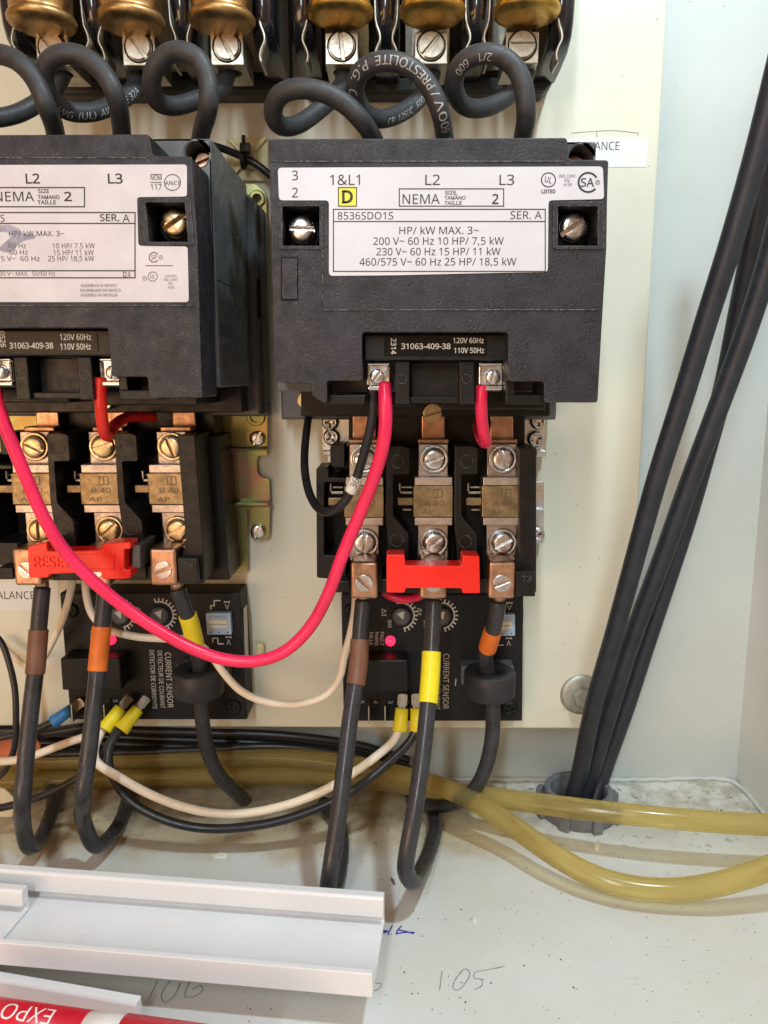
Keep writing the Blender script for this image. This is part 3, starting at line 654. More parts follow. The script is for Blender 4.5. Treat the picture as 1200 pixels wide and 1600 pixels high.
# coil print
def coil_print(con_, items, Y=279.5):
    bm = BM()
    for s_, x, y, h, w, r_ in items: ptext(bm, s_, x, y, h, Y, w, r_, .012)
    for c_ in con_.children:
        if c_.name.startswith('coil') and not c_.name.startswith('coil_'):
            return obj('coil_lettering', bm, 'ink_white', c_)
coil_print(con, [('2314', 615, 541, 8, 25, -90), ('31063-409-38', 665.5, 541, 8.5, 77, 0), ('120V 60Hz', 732, 532, 8, 48, 0), ('110V 50Hz', 733, 547.5, 8, 47, 0)])
coil_print(conL, [('0526', 4, 530, 8, 25, -90), ('31063-409-38', 49, 540, 9, 68, 0), ('120V 60Hz', 118, 526.5, 9, 49, 0), ('110V 50Hz', 118, 541.5, 9, 48, 0)])

# ---------------- starter base plates under each contactor and relay
c = P(680, 700, 384)
bm = BM(); pprism(bm, rpoly([(503, 640), (855, 640), (853, 714), (838, 714), (838, 752), (850, 752), (849, 848), (835, 850), (833, 893), (512, 893), (512, 714), (504, 714)], 3, 3), 383, 385)
t = thing('starter_base', 'silver zinc plated base behind the right starter', 'bracket', c); obj('plate', bm, 'zinc', t, .4)
bm = BM(); pprism(bm, prect(838, 704, 853, 712), 379, 382.9); pprism(bm, prect(504, 704, 520, 712), 379, 382.9); pprism(bm, prect(836, 795, 850, 803), 379, 382.9); obj('bent_tab', bm, 'zinc', t, .4)
for x, y, a in ((518, 683, 30), (837, 686, 15), (516, 660, 0), (841, 658, 0), (838, 835, 20)):
    q = P(x, y, 382); bm = BM(); phillips(bm, q.x, q.z, 379.8, 4.1, a); obj('phillips_screw', bm, 'steel', t)
c = P(360, 700, 384)
t = thing('starter_base', 'iridescent gold chromate base plate behind the left starter', 'bracket', c)
bm = BM(); pprism(bm, rpoly([(-60, 290), (399, 287), (416, 302), (417, 356), (418, 560), (418, 700), (417, 712), (404, 712), (401, 722), (402, 738), (409, 746), (421, 748), (422, 790), (421, 838), (417, 842), (392, 842), (390, 800), (386, 796), (387, 890), (382, 895), (-60, 895)], 3, 3), 383, 385, [pcirc(402, 311, 6.5)])
obj('plate', bm, 'chromate', t, .4)
bm = BM(); pprism(bm, rrect(334, 756, 359, 842, 3), 376, 382.9); pprism(bm, prect(345, 785, 421, 792), 378, 382.9); pprism(bm, prect(345, 699, 417, 704), 379, 382.9); obj('bent_tab', bm, 'chromate', t, 1.2)
q = P(402, 311, 383); bm = BM(); ringp(bm, q.x, q.z, 381.6, 383.2, 3.9, 2.2); obj('grommet', bm, 'chromate', t, .5)
for x, y, a in ((402, 685, 60), (403, 830, 65)):
    q = P(x, y, 382); bm = BM(); slotted(bm, q.x, q.z, 380, 3.7, a, 2.6, .14, .8); obj('base_screw', bm, 'steel', t, .15)
q = P(400, 651, 383); bm = BM(); ringp(bm, q.x, q.z, 381.4, 383, 4.6, 2.8); obj('standoff', bm, 'chromate', t, .4)

# ---------------- overload relays
OC = P(670, 800, YP)
ov = thing('overload_relay', 'black three pole overload relay with silvery screws, below the right contactor', 'overload relay', (OC.x, 382, OC.z), 'overload relays')
bm = BM()
pprism(bm, [(498, 733), (516, 733), (516, 697), (545, 697), (545, 700), (838, 700), (838, 925), (520, 925), (520, 905), (498, 903)], 356, 382.8)
pprism(bm, rpoly([(494, 731), (513, 731), (513, 746), (540, 747), (540, 753), (506, 753), (506, 868), (540, 868), (540, 904), (495, 903)], 2, 1), 334, 355.9)
pprism(bm, [(518, 695), (538, 695), (538, 730), (518, 730)], 338, 355.9)
for a in (606, 713):               # partitions between the poles
    pprism(bm, rpoly([(a - 1, 697), (a + 24, 697), (a + 33, 700), (a + 33, 741), (a + 8, 741), (a + 8, 806), (a + 32, 834), (a + 32, 925), (a + 2, 925), (a + 2, 870), (a - 3, 800)], 2, 1), 330, 355.9)
pprism(bm, rpoly([(811, 700), (838, 700), (838, 895), (836, 932), (806, 932), (806, 880), (812, 870)], 2, 1), 330, 355.9)
pprism(bm, prect(806, 893, 836, 932), 324, 329.9); pprism(bm, prect(520, 908, 545, 926), 324, 355.9); pprism(bm, prect(596, 905, 655, 927), 332, 355.9); pprism(bm, prect(700, 905, 760, 927), 332, 355.9)
obj('case', bm, 'case_plastic', ov, .6)
for x, y in ((621, 721), (729, 721), (620, 844), (727, 846)):
    c = P(x, y, 330); bm = BM(); ringp(bm, c.x, c.z, 329.75, 330.1, 2.9, 2.6)
    obj('pin_mark', bm, 'cover_plastic', ov)
bm = BM(); q = P(823, 904, 324); text3d(bm, 'T3', q.x, q.z, 2.6, 323.6, .5, 4.2); obj('embossed_lettering', bm, 'cover_plastic', ov)
for k, (cx, sa, ha, hb, la) in enumerate(((569, -28, -28, 90, -42), (677, 18, 18, 40, 10), (784, -68, -68, 28, 22))):
    bm = BM(); pprism(bm, prect(cx - 23, 694, cx + 23, 748), 341, 343); pprism(bm, prect(cx - 24, 820, cx + 23, 872), 341, 343); pprism(bm, prect(cx - 29, 746, cx + 30, 759), 334.6, 345); pprism(bm, prect(cx - 29, 809, cx + 30, 821), 334.6, 345); heater = obj('heater_strap', bm, 'bronze', ov, .3)
    bm = BM(); pprism(bm, prect(cx - 31, 759.5, cx + 31, 808.5), 333.6, 346); pprism(bm, prect(cx - 56, 778, cx - 31.5, 790), 336, 338); obj('heater_element', bm, 'heater_brass', ov, .35)
    bm = BM(); ptext(bm, 'B 40', cx + 2, 786, 8, 333.5, 30); ptext(bm, 'AP', cx - 8, 800, 7, 333.5, 20); pframe(bm, cx + 0, 765, cx + 14, 777, 333.5, 1.2); pline(bm, cx + 7, 765, cx + 7, 777, 333.5, 1.2); obj('stamped_lettering', bm, 'ink_brown', ov)
    bm = BM(); pprism(bm, prect(cx - 50, 760, cx - 33, 763), 345, 347); pprism(bm, prect(cx - 52, 768, cx - 33, 772), 343, 345); pprism(bm, prect(cx - 48, 795, cx - 34, 798), 345, 347); pprism(bm, prect(cx - 54, 755, cx - 51, 768), 343, 345); obj('trip_contact', bm, 'tinned', ov, .2)
    for y, an in ((717, ha), (847, hb)):
        c = P(cx + 1, y, 341); bm = BM(); slotted(bm, c.x, c.z, 336.8, 4.5, an, 3.6, .17, .5); scr = obj('terminal_screw', bm, 'nickel', ov, .15)
        bm = BM(); lathe(bm, [(4.6, 0), (6.1, -.9), (6.4, -.6), (6.4, 1)], (c.x, 339.8, c.z), (0, 1, 0), 32, False); obj('washer', bm, 'nickel', scr)
    bm = BM(); pprism(bm, prect(cx - 22, 873, cx + 22, 876), 336, 350); obj('clamp', bm, 'copper', ov, .3)
    xx0, xx1, zz0, zz1 = R(cx - 21, 878, cx + 21, 936, 323)
    bm = BM(); box(bm, xx0, xx1, 323, 347, zz0, zz1); lug = obj('lug', bm, 'copper', ov, 1.3, seg=3)
    c = P(cx, 911, 323); bm = BM(); slotted(bm, c.x, c.z, 322.2, 3.9, la, 1.6, .15); obj('lug_screw', bm, 'nickel', lug, .25)
    bm = BM(); pprism(bm, rrect(cx - 18, 645, cx + 18, 689, 3), 356, 358); pprism(bm, prect(cx - 24, 686, cx + 24, 694), 346, 357); obj('bus_strap', bm, 'copper', ov, .5)
bm = BM(); pprism(bm, prect(545, 650, 820, 700), 364, 382); obj('bridge', bm, 'case_plastic', ov)
c = P(676, 645, 345); bm = BM(); slotted(bm, c.x, c.z, 344, 4.2, 15, 6, .16); obj('strap_screw', bm, 'screw_gold', ov, .2)

dxo = P(268, 800, 336).x - P(784, 800, 336).x
ovL = dup(ov, ov.location + Vector((dxo * MM, 0, 5.4 * MM)), 'black overload relay with brassy gold screws at left, behind the red RESET bar')
for o_ in ovL.children:
    if o_.name.startswith('terminal_screw'):
        for q in [o_] + list(o_.children): q.data = q.data.copy(); q.data.materials[0] = MATS['screw_gold']
# red reset bars
bm = BM(); pprism(bm, rpoly([(604, 870), (606, 867), (632, 867), (633, 884), (722, 884), (723, 868), (749, 869), (750, 927), (723, 927), (721, 919), (634, 919), (632, 926), (604, 926)], 2, 2), 312, 322); obj('reset_bar', bm, 'red_plastic', ov, .8)
bm = BM(); pprism(bm, rpoly([(43, 856), (47, 853), (73, 847), (74, 861), (86, 861), (158, 860), (160, 849), (204, 847), (204, 858), (194, 858), (194, 890), (204, 890), (204, 903), (192, 905), (160, 905), (158, 894), (78, 897), (74, 903), (45, 903)], 2, 2), 313, 323); rb = obj('reset_bar', bm, 'red_plastic', ovL, .7)
bm = BM(); q = P(118, 878, 313); text3d(bm, 'RESET', P(82, 879, 313).x, q.z, 4.6, 312.35, .7, 15.5)
pprism(bm, prect(118, 866, 176, 868), 312.5, 312.98); pprism(bm, prect(118, 889, 176, 891), 312.5, 312.98); pprism(bm, prect(176.2, 866, 178, 891), 312.5, 312.98); obj('embossed_lettering', bm, 'red_plastic', rb)
bm = BM(); pprism(bm, prect(206, 852, 219, 888), 318, 340); obj('reset_slide', bm, 'body_plastic', ovL, .5)

# ---------------- current sensors
SY = 370.0
sn = thing('current_sensor', 'black current sensor module with red fault lamp, under the right overload relay', 'sensor', P(675, 1030, YP), 'current sensor modules')
bm = BM(); pprism(bm, [(533, 928), (818, 928), (816, 1127), (537, 1127)], SY, YP - .2); body = obj('housing', bm, 'panel_black', sn, .7)
bm = BM(); pprism(bm, prect(543, 1031, 637, 1081), 357, SY - .02); obj('relay_block', bm, 'case_plastic', sn, .8)
for cx, cy in ((627, 962), (690, 962)):
    c = P(cx, cy, SY); bm = BM(); lathe(bm, [(3.2, -2.4), (4.4, -2.2), (4.6, -.02)], (c.x, SY, c.z), (0, 1, 0), 32); dial = obj('dial', bm, 'body_plastic', sn)
    bm = BM(); face(bm, [bm.verts.new(P(cx + a * 1.0, cy + b * 1.0, SY - 2.45)) for a, b in ((-7, -3), (5, -7), (3, 7))]); obj('dial_arrow', bm, 'ink_white', dial)
    bm = BM(); parc(bm, cx, cy, 20, SY - .06, 2, -110, 80)
    for k in range(13):
        a = math.radians(-108 + k * 15.3); pline(bm, cx + 21 * math.cos(a), cy + 21 * math.sin(a), cx + 26 * math.cos(a), cy + 26 * math.sin(a), SY - .06, 2.2)
    obj('dial_scale', bm, 'ink_white', sn)
bm = BM()
for s_, x, y, h, w in (('ΔI', 600, 957, 7, 12), ('MAX', 609, 975, 6, 12), ('Δt', 656, 956, 7, 12), ('MAX', 665, 975, 6, 12), ('FAULT', 597, 998, 5.5, 21), ('PANNE', 588.5, 998, 5.5, 21), ('FALLA', 580, 998, 5.5, 20), ('CURRENT SENSOR', 697, 1065, 9, 86), ('DETECTEUR DE COURANT', 684.5, 1064, 7, 90), ('DETECTOR DE CORRIENTE', 672, 1064, 7, 92), ('~', 712, 1066, 12, 11),
    ('1', 661, 1097, 7, None), ('2', 636, 1097, 7, None), ('3', 610, 1097, 7, None), ('4', 587, 1097, 7, None), ('5', 565, 1097, 7, None), ('I>', 796, 947, 9, 14), ('I<', 795, 1002, 9, 14)):
    ptext(bm, s_, x, y, h, SY - .06, w, -90)
for pts in (((786, 940), (776, 940), (776, 948), (770, 948), (770, 955)), ((770, 1006), (770, 999), (778, 999), (778, 1008), (787, 1008))):
    for a, b in zip(pts, pts[1:]): pline(bm, a[0], a[1], b[0], b[1], SY - .06, 1.6)
obj('lettering', bm, 'ink_white', sn)
c = P(610, 1001, SY); bm = BM(); lathe(bm, [(.2, -3.2), (1.5, -2.8), (2.4, -1.6), (2.6, -.02)], (c.x, SY, c.z), (0, 1, 0), 24); obj('fault_lamp', bm, 'led_red', sn)
bm = BM(); pprism(bm, prect(766, 960, 805, 994), SY - 4, SY - .02); sw = obj('slide_switch', bm, 'switch_blue', sn, .5)
bm = BM(); pprism(bm, prect(771, 971, 800, 977), SY - 4.6, SY - 4.02); pprism(bm, prect(771, 978.5, 800, 984), SY - 4.6, SY - 4.02); obj('slider', bm, 'slider_beige', sw, .2)
bm = BM(); ptext(bm, 'CTS 206-221', 785, 965.5, 4, SY - 4.05, 30, 180); pprism(bm, pcirc(771, 990, 1.2, 8), SY - 4.06, SY - 4.03); pprism(bm, pcirc(785, 990, 1.2, 8), SY - 4.06, SY - 4.03); pprism(bm, pcirc(799, 990, 1.2, 8), SY - 4.06, SY - 4.03); obj('switch_lettering', bm, 'ink_black', sw)
for x in (552, 577, 602, 626, 650):
    bm = BM(); a, b, c_, d = R(x - 1, 1092, x + 1, 1119, SY); box(bm, a, b, SY - 9, SY - .02, c_, d); obj('spade_terminal', bm, 'tinned', sn, .15)
TC = P(765, 1066, 352)
bm = BM(); lathe(bm, [(4.9, 5.6), (5.4, 6.1), (11.6, 6.1), (12.3, 5.2), (12.3, -5.8), (11.6, -6.6), (5.4, -6.6), (4.9, -6), (4.9, 5.6)], TC, (0, 0, 1), 40, False); obj('ferrite_ring', bm, 'ferrite', sn)
bm = BM(); box(bm, TC.x - 13, TC.x + 13, 360, SY - .02, TC.z - 5, TC.z + 5); obj('ring_seat', bm, 'body_plastic', sn, .8)
for x, y in ((549, 955), (796, 1107)):
    c = P(x, y, SY); bm = BM(); phillips(bm, c.x, c.z, SY - 2.02, 4.0, 20); obj('housing_screw', bm, 'panel_black', sn)
bm = BM(); a = P(817, 1030, SY).x; box(bm, a + .03, a + .1, SY + 3, SY + 12, P(600, 1100, SY).z, P(600, 955, SY).z); obj('side_label', bm, 'paper', sn)
dxs = P(381, 1030, SY).x - P(817, 1030, SY).x
snL = dup(sn, sn.location + Vector((dxs * MM, 0, 0)), 'black current sensor module with red fault lamp, under the left overload relay')

# ---------------- power wires from the relay lugs to the floor
def power(pts, label, ta, tb, tm, stub=True):
    t, s, o = wire('power_wire', pts, 3.65, 'wire_grey', label, group='grey power wires below the relays'); sleeve(t, s, ta, tb, 4.25, tm)
    bm = BM(); tube(bm, [s[0] + Vector((0, 0, 5)), s[0] + Vector((0, 0, -1))], 3.0, 12); obj('conductor', bm, 'copper', t); return t, s
power(W3([(567, 938, 335), (563, 985, 331), (560, 1040, 326), (549, 1110, 318), (538, 1200, 306), (527, 1290, 296), (516, 1360, 290)]) + [Fl(512, 1395, 16), Fl(520, 1400, 9), Fl(530, 1365, 5), Fl(534, 1320, 4.2), Fl(528, 1285, 4), Fl(505, 1255, 4)], 'grey power wire with brown tape on the right relay, passing behind the white trunking lid', (564, 997), (552, 1070), 'tape_brown')
power(W3([(678, 938, 335), (675, 1000, 328), (672, 1060, 321), (664, 1148, 309), (655, 1220, 299), (644, 1290, 291), (635, 1340, 288)]) + [Fl(634, 1362, 28), Fl(645, 1378, 20), Fl(662, 1352, 12), Fl(676, 1315, 7), Fl(680, 1285, 4.5), Fl(668, 1255, 4), Fl(640, 1238, 4)], 'grey power wire with a long yellow tape band, middle of the right relay', (673, 1020), (670, 1098), 'tape_yellow')
power(W3([(779, 938, 335), (773, 975, 338), (764, 1005, 342), (758, 1030, 348), (762, 1050, 351), (767, 1075, 352), (769, 1105, 352), (770, 1140, 352), (764, 1180, 352), (750, 1220, 354), (728, 1246, 358), (700, 1258, 364), (668, 1256, 372), (640, 1248, 378)]), 'grey power wire with a short orange tape tag, threaded through the ferrite ring at right', (767, 984), (761, 1014), 'tape_orange')
power(W3([(66, 918, 335), (61, 975, 331), (56, 1040, 326), (48, 1110, 320), (40, 1190, 313), (35, 1250, 308)]) + [Fl(36, 1290, 30), Fl(44, 1322, 17), Fl(58, 1318, 10), Fl(75, 1286, 6), Fl(84, 1250, 4), Fl(80, 1225, 4)], 'grey power wire with brown tape, nearest the left photo edge', (60, 984), (54, 1054), 'tape_brown')
power(W3([(165, 918, 335), (160, 970, 331), (153, 1040, 326), (146, 1110, 319), (137, 1190, 312), (130, 1240, 308)]) + [Fl(131, 1285, 28), Fl(146, 1320, 16), Fl(168, 1312, 9), Fl(188, 1285, 6), Fl(200, 1250, 4), Fl(205, 1225, 4)], 'grey power wire with orange tape band, middle of the left relay', (159, 977), (152, 1049), 'tape_orange')
power(W3([(277, 918, 336), (287, 945, 339), (296, 970, 343), (306, 1010, 349), (312, 1040, 352), (314, 1065, 353), (314, 1100, 353), (318, 1140, 354), (327, 1180, 358), (343, 1212, 364), (362, 1232, 372), (376, 1244, 380), (382, 1252, 388)]), 'grey power wire with yellow tape, threaded through the ferrite ring at left', (292, 962), (306, 1011), 'tape_yellow')

# ---------------- control wires
t, s, o = wire('control_wire', W3([(601, 600, 287), (602, 625, 285), (601, 680, 286), (588, 735, 290), (563, 800, 294), (535, 868, 297), (512, 930, 299), (482, 983, 301), (443, 1019, 302), (400, 1033, 302), (350, 1030, 302), (300, 1013, 302), (240, 980, 301), (190, 945, 300), (140, 903, 298), (100, 860, 296), (70, 812, 294), (50, 768, 292), (25, 708, 290), (0, 645, 288), (-12, 600, 287)]), 2.55, 'wire_red', 'long pinkish red control wire drooping between the two contactors')
wire('control_wire', W3([(753, 602, 287), (752, 640, 288), (755, 672, 292), (760, 690, 298), (757, 692, 305), (751, 684, 318), (748, 672, 336), (746, 664, 350)]), 2.25, 'wire_red', 'short red wire stub bent up below the right coil terminal')
wire('control_wire', W3([(157, 590, 287), (158, 640, 287), (163, 676, 291), (169, 682, 296), (174, 672, 304), (184, 660, 318), (205, 651, 334), (240, 652, 348)]), 2.25, 'wire_scarlet', 'short scarlet wire stub under the left contactor')
wire('control_wire', W3([(600, 925, 352), (615, 934, 350), (640, 936, 350), (660, 930, 352)]), 2.0, 'wire_red', 'red wire peeking out behind the plain red reset bar')
t, s, o = wire('control_wire', W3([(581, 603, 287), (583, 640, 288), (579, 668, 290), (571, 700, 294), (561, 735, 298), (550, 764, 300), (535, 788, 303), (516, 800, 308), (498, 795, 316), (485, 775, 324), (477, 742, 334), (476, 705, 346), (480, 665, 356), (483, 645, 366)]), 1.8, 'wire_black', 'thin black wire with a white 36 marker sleeve at the right relay')
sl = sleeve(t, s, (558, 745), (549, 768), 2.35, 'paper', 'marker_sleeve')
i = near_i(s, 560, 741); L = sum((b - a).length for a, b in zip(s[:i], s[1:i + 1])); bm = BM(); wire_text(bm, s, 2.4, '36', L + 1.4, 2.6, True); obj('lettering', bm, 'ink_black', sl)
wire('control_wire', W3([(133, 905, 352), (136, 935, 350), (145, 962, 348), (165, 981, 346), (208, 994, 346), (260, 998, 348), (300, 1000, 350), (328, 1022, 348), (350, 1052, 346), (377, 1080, 346), (420, 1098, 346), (470, 1100, 346), (510, 1086, 346), (531, 1058, 346), (537, 1030, 346), (549, 985, 346), (555, 950, 345), (556, 925, 345)]), 1.85, 'wire_white', 'cream wire running between both sensors, under the long red wire')
wire('control_wire', W3([(116, 890, 350), (110, 925, 352), (100, 962, 355), (84, 998, 360), (66, 1030, 366), (45, 1043, 372), (20, 1024, 378), (-8, 1000, 380)]), 1.75, 'wire_white', 'cream wire crossing behind the brown taped wire at far left')
wire('control_wire', W3([(-15, 985, 362), (2, 1003, 362), (14, 1035, 360), (23, 1075, 358), (25, 1120, 356), (23, 1165, 356), (10, 1200, 360), (-12, 1225, 366)]), 1.55, 'wire_black', 'thin shiny black wire hanging at the left photo edge')
def crimp(t, a, b, m, r=3.6):
    d = (b - a).normalized(); bm = BM(); lathe(bm, [(r * .55, 0), (r * .9, .3), (r * .94, (b - a).length * .55), (r * 1.08, (b - a).length - 1), (r * 1.08, (b - a).length), (r * .85, (b - a).length), (r * .8, (b - a).length - 3)], a, d, 24, False)
    c = obj('crimp_sleeve', bm, m, t, 0); bm = BM(); u = Vector((1, 0, 0)); u = (u - d * u.dot(d)).normalized(); w_ = d.cross(u)
    obox(bm, a - d * 7 - u * 1.9 - w_ * .3, u * 3.8, w_ * .6, d * 7.5); obox(bm, a - d * 6.6 - u * 2.5 - w_ * 1.2, u * 1.2, w_ * 1.6, d * 5.5); obox(bm, a - d * 6.6 + u * 1.3 - w_ * 1.2, u * 1.2, w_ * 1.6, d * 5.5); obj('spade_connector', bm, 'dull_tin', t, .3)
t, s, o = wire('sensor_wire', W3([(626, 1134, 358), (616, 1156, 355), (585, 1184, 348), (542, 1214, 343), (500, 1238, 340), (440, 1260, 338), (380, 1271, 338), (330, 1270, 338), (280, 1259, 338), (230, 1239, 338), (182, 1212, 340), (150, 1190, 343), (148, 1168, 348), (160, 1140, 354)]), 2.1, 'wire_white', 'cream wire arcing between the yellow crimps of the two sensors')
crimp(t, P(628, 1106, 361), P(625, 1142, 358), 'nylon_yellow'); crimp(t, P(189, 1106, 361), P(163, 1140, 354), 'nylon_yellow')
t, s, o = wire('sensor_wire', W3([(652, 1134, 358), (642, 1156, 355), (604, 1194, 349), (553, 1234, 344), (500, 1261, 341), (440, 1282, 339), (385, 1292, 338), (330, 1295, 338), (280, 1288, 338), (232, 1270, 339), (198, 1246, 341), (177, 1215, 343), (169, 1188, 345), (173, 1162, 349), (188, 1138, 354)]), 2.15, 'wire_black', 'shiny black wire arcing just below the cream arc to both sensors')
crimp(t, P(651, 1106, 361), P(652, 1142, 358), 'nylon_yellow'); crimp(t, P(216, 1107, 361), P(189, 1141, 354), 'nylon_yellow')
wire('sensor_wire', W3([(183, 1140, 355), (172, 1158, 352), (158, 1180, 350), (140, 1202, 350), (105, 1225, 350), (62, 1245, 350), (20, 1258, 350), (-20, 1266, 350)]), 1.9, 'wire_black', 'shiny black wire sloping down to the left photo edge')
t, s, o = wire('sensor_wire', W3([(-20, 1190, 345), (15, 1189, 345), (45, 1183, 346), (80, 1170, 349), (115, 1157, 352), (150, 1145, 356), (165, 1136, 357)]), 1.95, 'wire_white', 'cream wire from the left photo edge to the left sensor')
t, s, o = wire('sensor_wire', W3([(-20, 1156, 358), (20, 1148, 360), (55, 1140, 362), (84, 1127, 364)]), 1.9, 'wire_black', 'black wire ending in a blue crimp at the left sensor')
crimp(t, P(112, 1108, 366), P(83, 1128, 364), 'nylon_blue', 3.2)
wire('sensor_wire', W3([(-20, 1158, 372), (60, 1147, 374), (130, 1136, 376), (170, 1128, 378)]), 2.6, 'wire_black', 'thick black wire lying just below the blue crimp')
# dark wires lying behind the plate's bottom edge
for k, (y0, y1, Y, r) in enumerate(((1142, 1150, 397, 2.2), (1152, 1164, 403, 2.4), (1163, 1176, 399, 2.2), (1172, 1190, 406, 2.2), (1180, 1168, 392, 2.0))):
    wire('bundled_wire', W3([(-60, y0, Y), (120, y0 - 3, Y), (300, (y0 + y1) / 2 - 2, Y), (430, y1 - 2, Y), (560, y1 + 14, Y + 3), (640, y1 + 38, Y + 3)]), r, 'wire_black', 'black wire of the dark bundle under the plate bottom edge', group='dark wire bundle under the plate')
# orange flags on the left wires
bm = BM(); pprism(bm, rpoly([(-20, 1152), (18, 1148), (34, 1128), (50, 1150), (64, 1165), (58, 1178), (30, 1186), (14, 1200), (-20, 1180)], 4, 2), 368, 369); top('tape_flag', bm, 'flag_orange', 'faded orange tape flag behind the leftmost power wire', 'tape', P(20, 1165, 369))
bm = BM(); pprism(bm, rpoly([(-30, 1228), (6, 1232), (24, 1250), (20, 1275), (0, 1300), (-30, 1306)], 4, 2), 372, 373); top('tape_flag', bm, 'slider_beige', 'tan tape flag near the floor at the left photo edge', 'tape', P(0, 1268, 373))

# ---------------- hoses
wire('vinyl_hose', W3([(-60, 1188, 396), (150, 1186, 394), (330, 1183, 392), (450, 1183, 390), (540, 1194, 384), (620, 1210, 374), (690, 1230, 362), (745, 1254, 350)]) + W3([(800, 1290, 338), (860, 1332, 322), (920, 1366, 311), (980, 1385, 305), (1045, 1391, 302), (1115, 1383, 300), (1200, 1357, 300), (1290, 1322, 302)]), 5.0, 'hose_vinyl', 'yellowed clear hose bowing forward over the floor, the lower one', cat='hose', group='yellowed vinyl hoses', step=2)
wire('vinyl_hose', W3([(-60, 1222, 398), (150, 1216, 397), (330, 1212, 395), (450, 1210, 392), (560, 1216, 386), (650, 1229, 376), (745, 1243, 362), (860, 1258, 346), (950, 1269, 338), (1050, 1279, 332), (1200, 1289, 328), (1300, 1292, 326)]), 5.0, 'hose_vinyl', 'yellowed clear hose running past the front of the grey conduit fitting', cat='hose', group='yellowed vinyl hoses', step=2)
wire('vinyl_hose', W3([(-60, 1203, 408), (150, 1200, 407), (330, 1196, 406), (500, 1204, 405), (620, 1222, 403), (700, 1236, 400)]), 4.6, 'hose_vinyl', 'yellowed hose farthest back, against the rear wall', cat='hose', group='yellowed vinyl hoses', step=2)

# ---------------- conduit fitting and the thick cables
CC = Vector((P(903, 1255, 381).x, 381, 0))
t = thing('conduit_fitting', 'dusty grey plastic conduit fitting in the floor around the thick black cables', 'conduit', CC)
bm = BM(); lathe(bm, [(14.6, -2), (14.6, 13.2), (15.2, 14), (17.3, 14), (18, 13.2), (18, 6)], CC, (0, 0, 1), 48, False); obj('bushing', bm, 'pvc_grey', t)
bm = BM(); lathe(bm, [(18.1, 0.1), (20.2, .1), (20.4, 7), (19.6, 8), (18.1, 8)], CC, (0, 0, 1), 40, False)
for k in range(8):
    a = math.pi / 4 * k + .25; d = Vector((math.cos(a), math.sin(a), 0)); u = Vector((-d.y, d.x, 0)); obox(bm, CC + d * 19.5 - u * 2.6 + Vector((0, 0, .2)), u * 5.2, d * 3.4, Vector((0, 0, 8.6)))
obj('locknut', bm, 'pvc_grey', t, .6)
bm = BM(); disc_o = CC + Vector((0, 0, .3)); lathe(bm, [(14.4, 0), (14.4, .3)], disc_o, (0, 0, 1), 40); obj('opening_shade', bm, 'shadow_black', t)
wire('power_cable', [CC + Vector((-6, -3, 0.7))] + W3([(903, 1220, 378), (928, 1100, 368), (957, 1000, 358), (990, 880, 347), (1026, 750, 336), (1072, 605, 326), (1104, 500, 319), (1142, 380, 311), (1182, 240, 303), (1215, 110, 296), (1260, -80, 288), (1300, -260, 282)]), 4.5, 'cable_black', 'thick black cable, leftmost of those rising from the conduit', group='thick cables from the conduit', step=3)
wire('power_cable', [CC + Vector((1.5, 2, .7))] + W3([(920, 1220, 384), (956, 1100, 376), (987, 1000, 368), (1034, 875, 358), (1079, 750, 349), (1136, 600, 339), (1172, 500, 333), (1200, 410, 328), (1235, 270, 320), (1275, 60, 310)]), 4.55, 'cable_black', 'thick black cable, middle of those rising from the conduit', group='thick cables from the conduit', step=3)
wire('power_cable', [CC + Vector((8.5, 2, .7))] + W3([(938, 1220, 388), (980, 1100, 386), (1012, 1000, 383), (1045, 900, 379), (1077, 800, 374), (1105, 700, 369), (1132, 600, 363), (1152, 500, 357), (1172, 400, 350), (1195, 280, 342), (1230, 110, 330), (1262, -60, 322)]), 4.55, 'cable_black', 'thick black cable lying behind the others, rightmost at the conduit', group='thick cables from the conduit', step=3)

# ---------------- cable tie mount and thin wire between the contactors
c = P(387, 250, YP); t = thing('tie_mount', 'cream square cable tie base with crossed ribs between the contactors', 'cable mount', c)
bm = BM(); pprism(bm, rrect(354, 215, 419, 283, 2), YP - 2.2, YP - .1); obj('base', bm, 'nylon_cream', t, .5)
bm = BM()
for x0, y0, x1, y1 in ((358, 218, 378, 238), (416, 216, 397, 237), (358, 281, 376, 262), (416, 281, 398, 262)):
    a, b = P(x0, y0, YP - 2.3), P(x1, y1, YP - 2.3); d = (b - a); n = Vector((d.z, 0, -d.x)).normalized() * .8; obox(bm, a - n, d, n * 2, Vector((0, -2.2, 0)))
pprism(bm, rrect(377, 236, 399, 263, 4), YP - 6, YP - 2.25); obj('rib', bm, 'nylon_cream', t, .3)
wire('control_wire', W3([(318, 226, 372), (333, 228, 373), (350, 233, 376), (372, 242, 379), (395, 253, 379), (412, 265, 379), (428, 280, 378)]), 1.7, 'wire_black', 'thin black wire held by the black cable tie between the contactors')
c = P(380, 240, 377); t = thing('cable_tie', 'small black cable tie on the cream tie base', 'cable tie', c)
bm = BM(); s = [P(380, 247, 378) + Vector((0, 3.6 * math.cos(a * .314), 4.2 * math.sin(a * .314))) for a in range(20)]; s.append(s[0]); fr = [(p) for p in s]
tube(bm, s, 1.1, 8); obj('strap', bm, 'nylon_black', t)
bm = BM(); pprism(bm, rrect(374, 222, 390, 237, 2), 371, 376); pprism(bm, prect(377, 210, 383, 222), 371.5, 373); obj('head', bm, 'nylon_black', t, .5)

